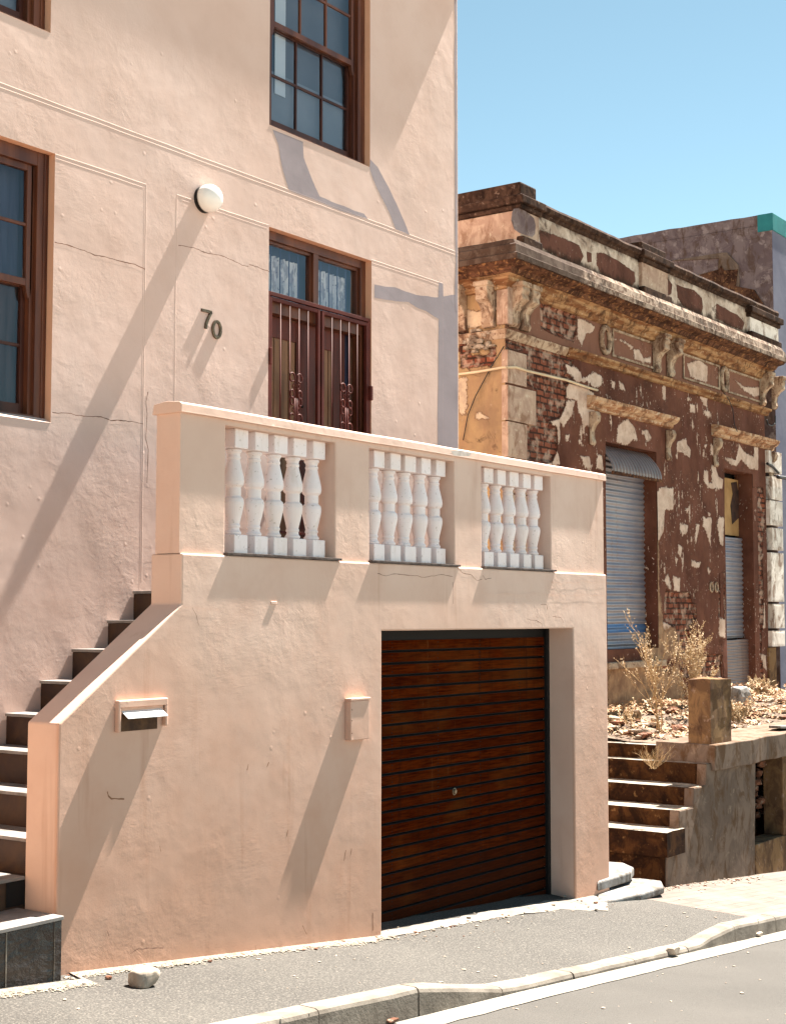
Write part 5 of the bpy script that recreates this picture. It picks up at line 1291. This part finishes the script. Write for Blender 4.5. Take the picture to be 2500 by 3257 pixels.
bush(2345,2330,.98,YT+.8,.22,.3,14,'dry_weed','low dry weed just right of the gate pier','weed',12,seeds=.8,thick=.002)
bush(2010,2260,.98,YT+1.4,.26,.3,3,'dry_weed','bent dry stalks in the rubble beside the pink terrace corner','weed',14,lean=.5,seeds=.2,thick=.004)
# ---------------- stones on the pavement
def stone(px_,py_,Y,sz,seed,mt,label,name='stone',cat='stone'):
    x,z=0,0; 
    d=ray(px_,py_); t=1; 
    lo,hi=1,40
    for _ in range(50):
        t=(lo+hi)/2; q=CAM+d*t
        gz=pave(q.x,q.y) if q.y>YK+.14 else (kt(q.x) if q.y>YK else roadz(q.x,q.y))
        if q.z>gz: lo=t
        else: hi=t
    q=CAM+d*t; mb=MB(); mb.rock((q.x,q.y,q.z+sz[2]*.72),sz,seed,3,.2 if sz[2]<.05 else .13); o=mb.build(name,mt,None,smooth=sz[2]>.05); o['group']='loose stones along the wall foot and gutter'; tag(o,label,cat); return o
stone(456,3138,0,(.092,.075,.062),4,M['rock'],'pale rounded rock on the pavement near the slate plinth step','rock','rock')
stone(345,3118,0,(.022,.016,.014),6,M['rub_b'],'small reddish pebble left of the pale rock')
stone(787,3017,0,(.022,.018,.016),9,M['rub_b'],'small dark pebble at the wall foot between the pale rock and the garage')
stone(2142,3034,0,(.085,.05,.04),12,M['rock'],'cream stone lying in the gutter against the dropped kerb')
stone(2412,2978,0,(.055,.03,.02),13,M['rock'],'flat pale stone in the gutter near the right edge')
stone(1245,3252,0,(.05,.03,.012),15,M['rub_b'],'reddish scrap in the gutter at the bottom edge')
stone(2030,2862,0,(.06,.04,.035),17,M['rub_b'],'brown brick fragment beside the lower stone slab')
# fine debris on the road and the pavement
mb=MB(); rd=random.Random(4)
for k in range(260):
    x=rd.uniform(5,14); y=rd.uniform(2.6,YT-.05); s=.004+.010*rd.random()**3
    gz=pave(x,y) if y>YK+.14 else (kt(x) if y>YK else roadz(x,y)); mb.rock((x,y,gz+s*.3),(s*1.5,s,s*.6),k,0,.4,rot=rd.random()*3)
for k in range(520):
    x=rd.uniform(4.5,15.5); y=YT-abs(rd.gauss(0,.05))-.02 ; s=.004+.012*rd.random()**2
    if x>13.3: y=YT-abs(rd.gauss(0,.12))
    mb.rock((x,y,pave(x,y)+s*.4),(s*1.4,s,s*.7),k,0,.4,mi=rd.random()<.3,rot=rd.random()*3)
for k in range(45):
    x=rd.uniform(8.6,11.6); y=YT-rd.uniform(-.1,.35); s=.005+.016*rd.random()**2; mb.rock((x,y,pave(x,y)+.012+s*.3),(s*1.4,s,s*.6),k,0,.4,mi=rd.random()<.3,rot=rd.random()*3)
tag(mb.build('debris',[M['rock'],M['rub_b']],None,origin=(9,5,0)),'fine gravel crumbs scattered over the pavement and road','debris',kind='stuff')
# unseen wall added on the left to bounce warm light onto the stair end
bounce_mb=MB(); bounce_mb.box(1.0,3.7,5.6,7.765,-.5,2.1); tag(bounce_mb.build('side_wall', plaster('bounce_wall_plaster', S(206,168,132), S(196,158,122), S(180,144,112)), None),'added unseen low ochre wall bouncing warm light onto the stair end','wall')

# ==================================================================== LIGHT, SKY, CAMERA
GRZ=.048
tosun=Vector((.59,-GRZ,1)).normalized()
w=bpy.data.worlds.new('World'); scene.world=w; w.use_nodes=True; nt=w.node_tree; bg=nt.nodes['Background']
sky=nt.nodes.new('ShaderNodeTexSky'); sky.sky_type='NISHITA'; sky.sun_disc=False
sky.sun_elevation=math.asin(tosun.z); sky.sun_rotation=math.atan2(tosun.x,tosun.y)
sky.altitude=0; sky.air_density=.5; sky.dust_density=0; sky.ozone_density=3.0
tn=nt.nodes.new('ShaderNodeMix'); tn.data_type='RGBA'; tn.blend_type='MULTIPLY'; tn.inputs[0].default_value=1; tn.inputs[7].default_value=(.95,.90,.585,1)
nt.links.new(sky.outputs[0],tn.inputs[6]); nt.links.new(tn.outputs[2],bg.inputs[0]); bg.inputs[1].default_value=.075
sl=bpy.data.lights.new('Sun','SUN'); so=bpy.data.objects.new('Sun',sl); COL.objects.link(so)
sl.energy=5; sl.angle=math.radians(.53); sl.color=(1,.93,.84)
so.rotation_euler=(-tosun).to_track_quat('-Z','Y').to_euler(); so.location=(20,-20,30)
cam=bpy.data.cameras.new('Camera'); co=bpy.data.objects.new('Camera',cam); COL.objects.link(co); scene.camera=co
cam.sensor_fit='HORIZONTAL'; cam.sensor_width=36; cam.lens=FPX/2500*36; cam.clip_start=.1; cam.clip_end=5000
co.location=CAM; mt=Matrix((Rv,Uv,-Fv)).transposed(); co.rotation_euler=mt.to_euler()
scene.view_settings.view_transform='Standard'; scene.view_settings.look='None'; scene.view_settings.gamma=1
scene.view_settings.exposure=2.42; scene.view_settings.use_curve_mapping=False
scene.cycles.max_bounces=8; scene.cycles.diffuse_bounces=5; scene.cycles.transparent_max_bounces=12
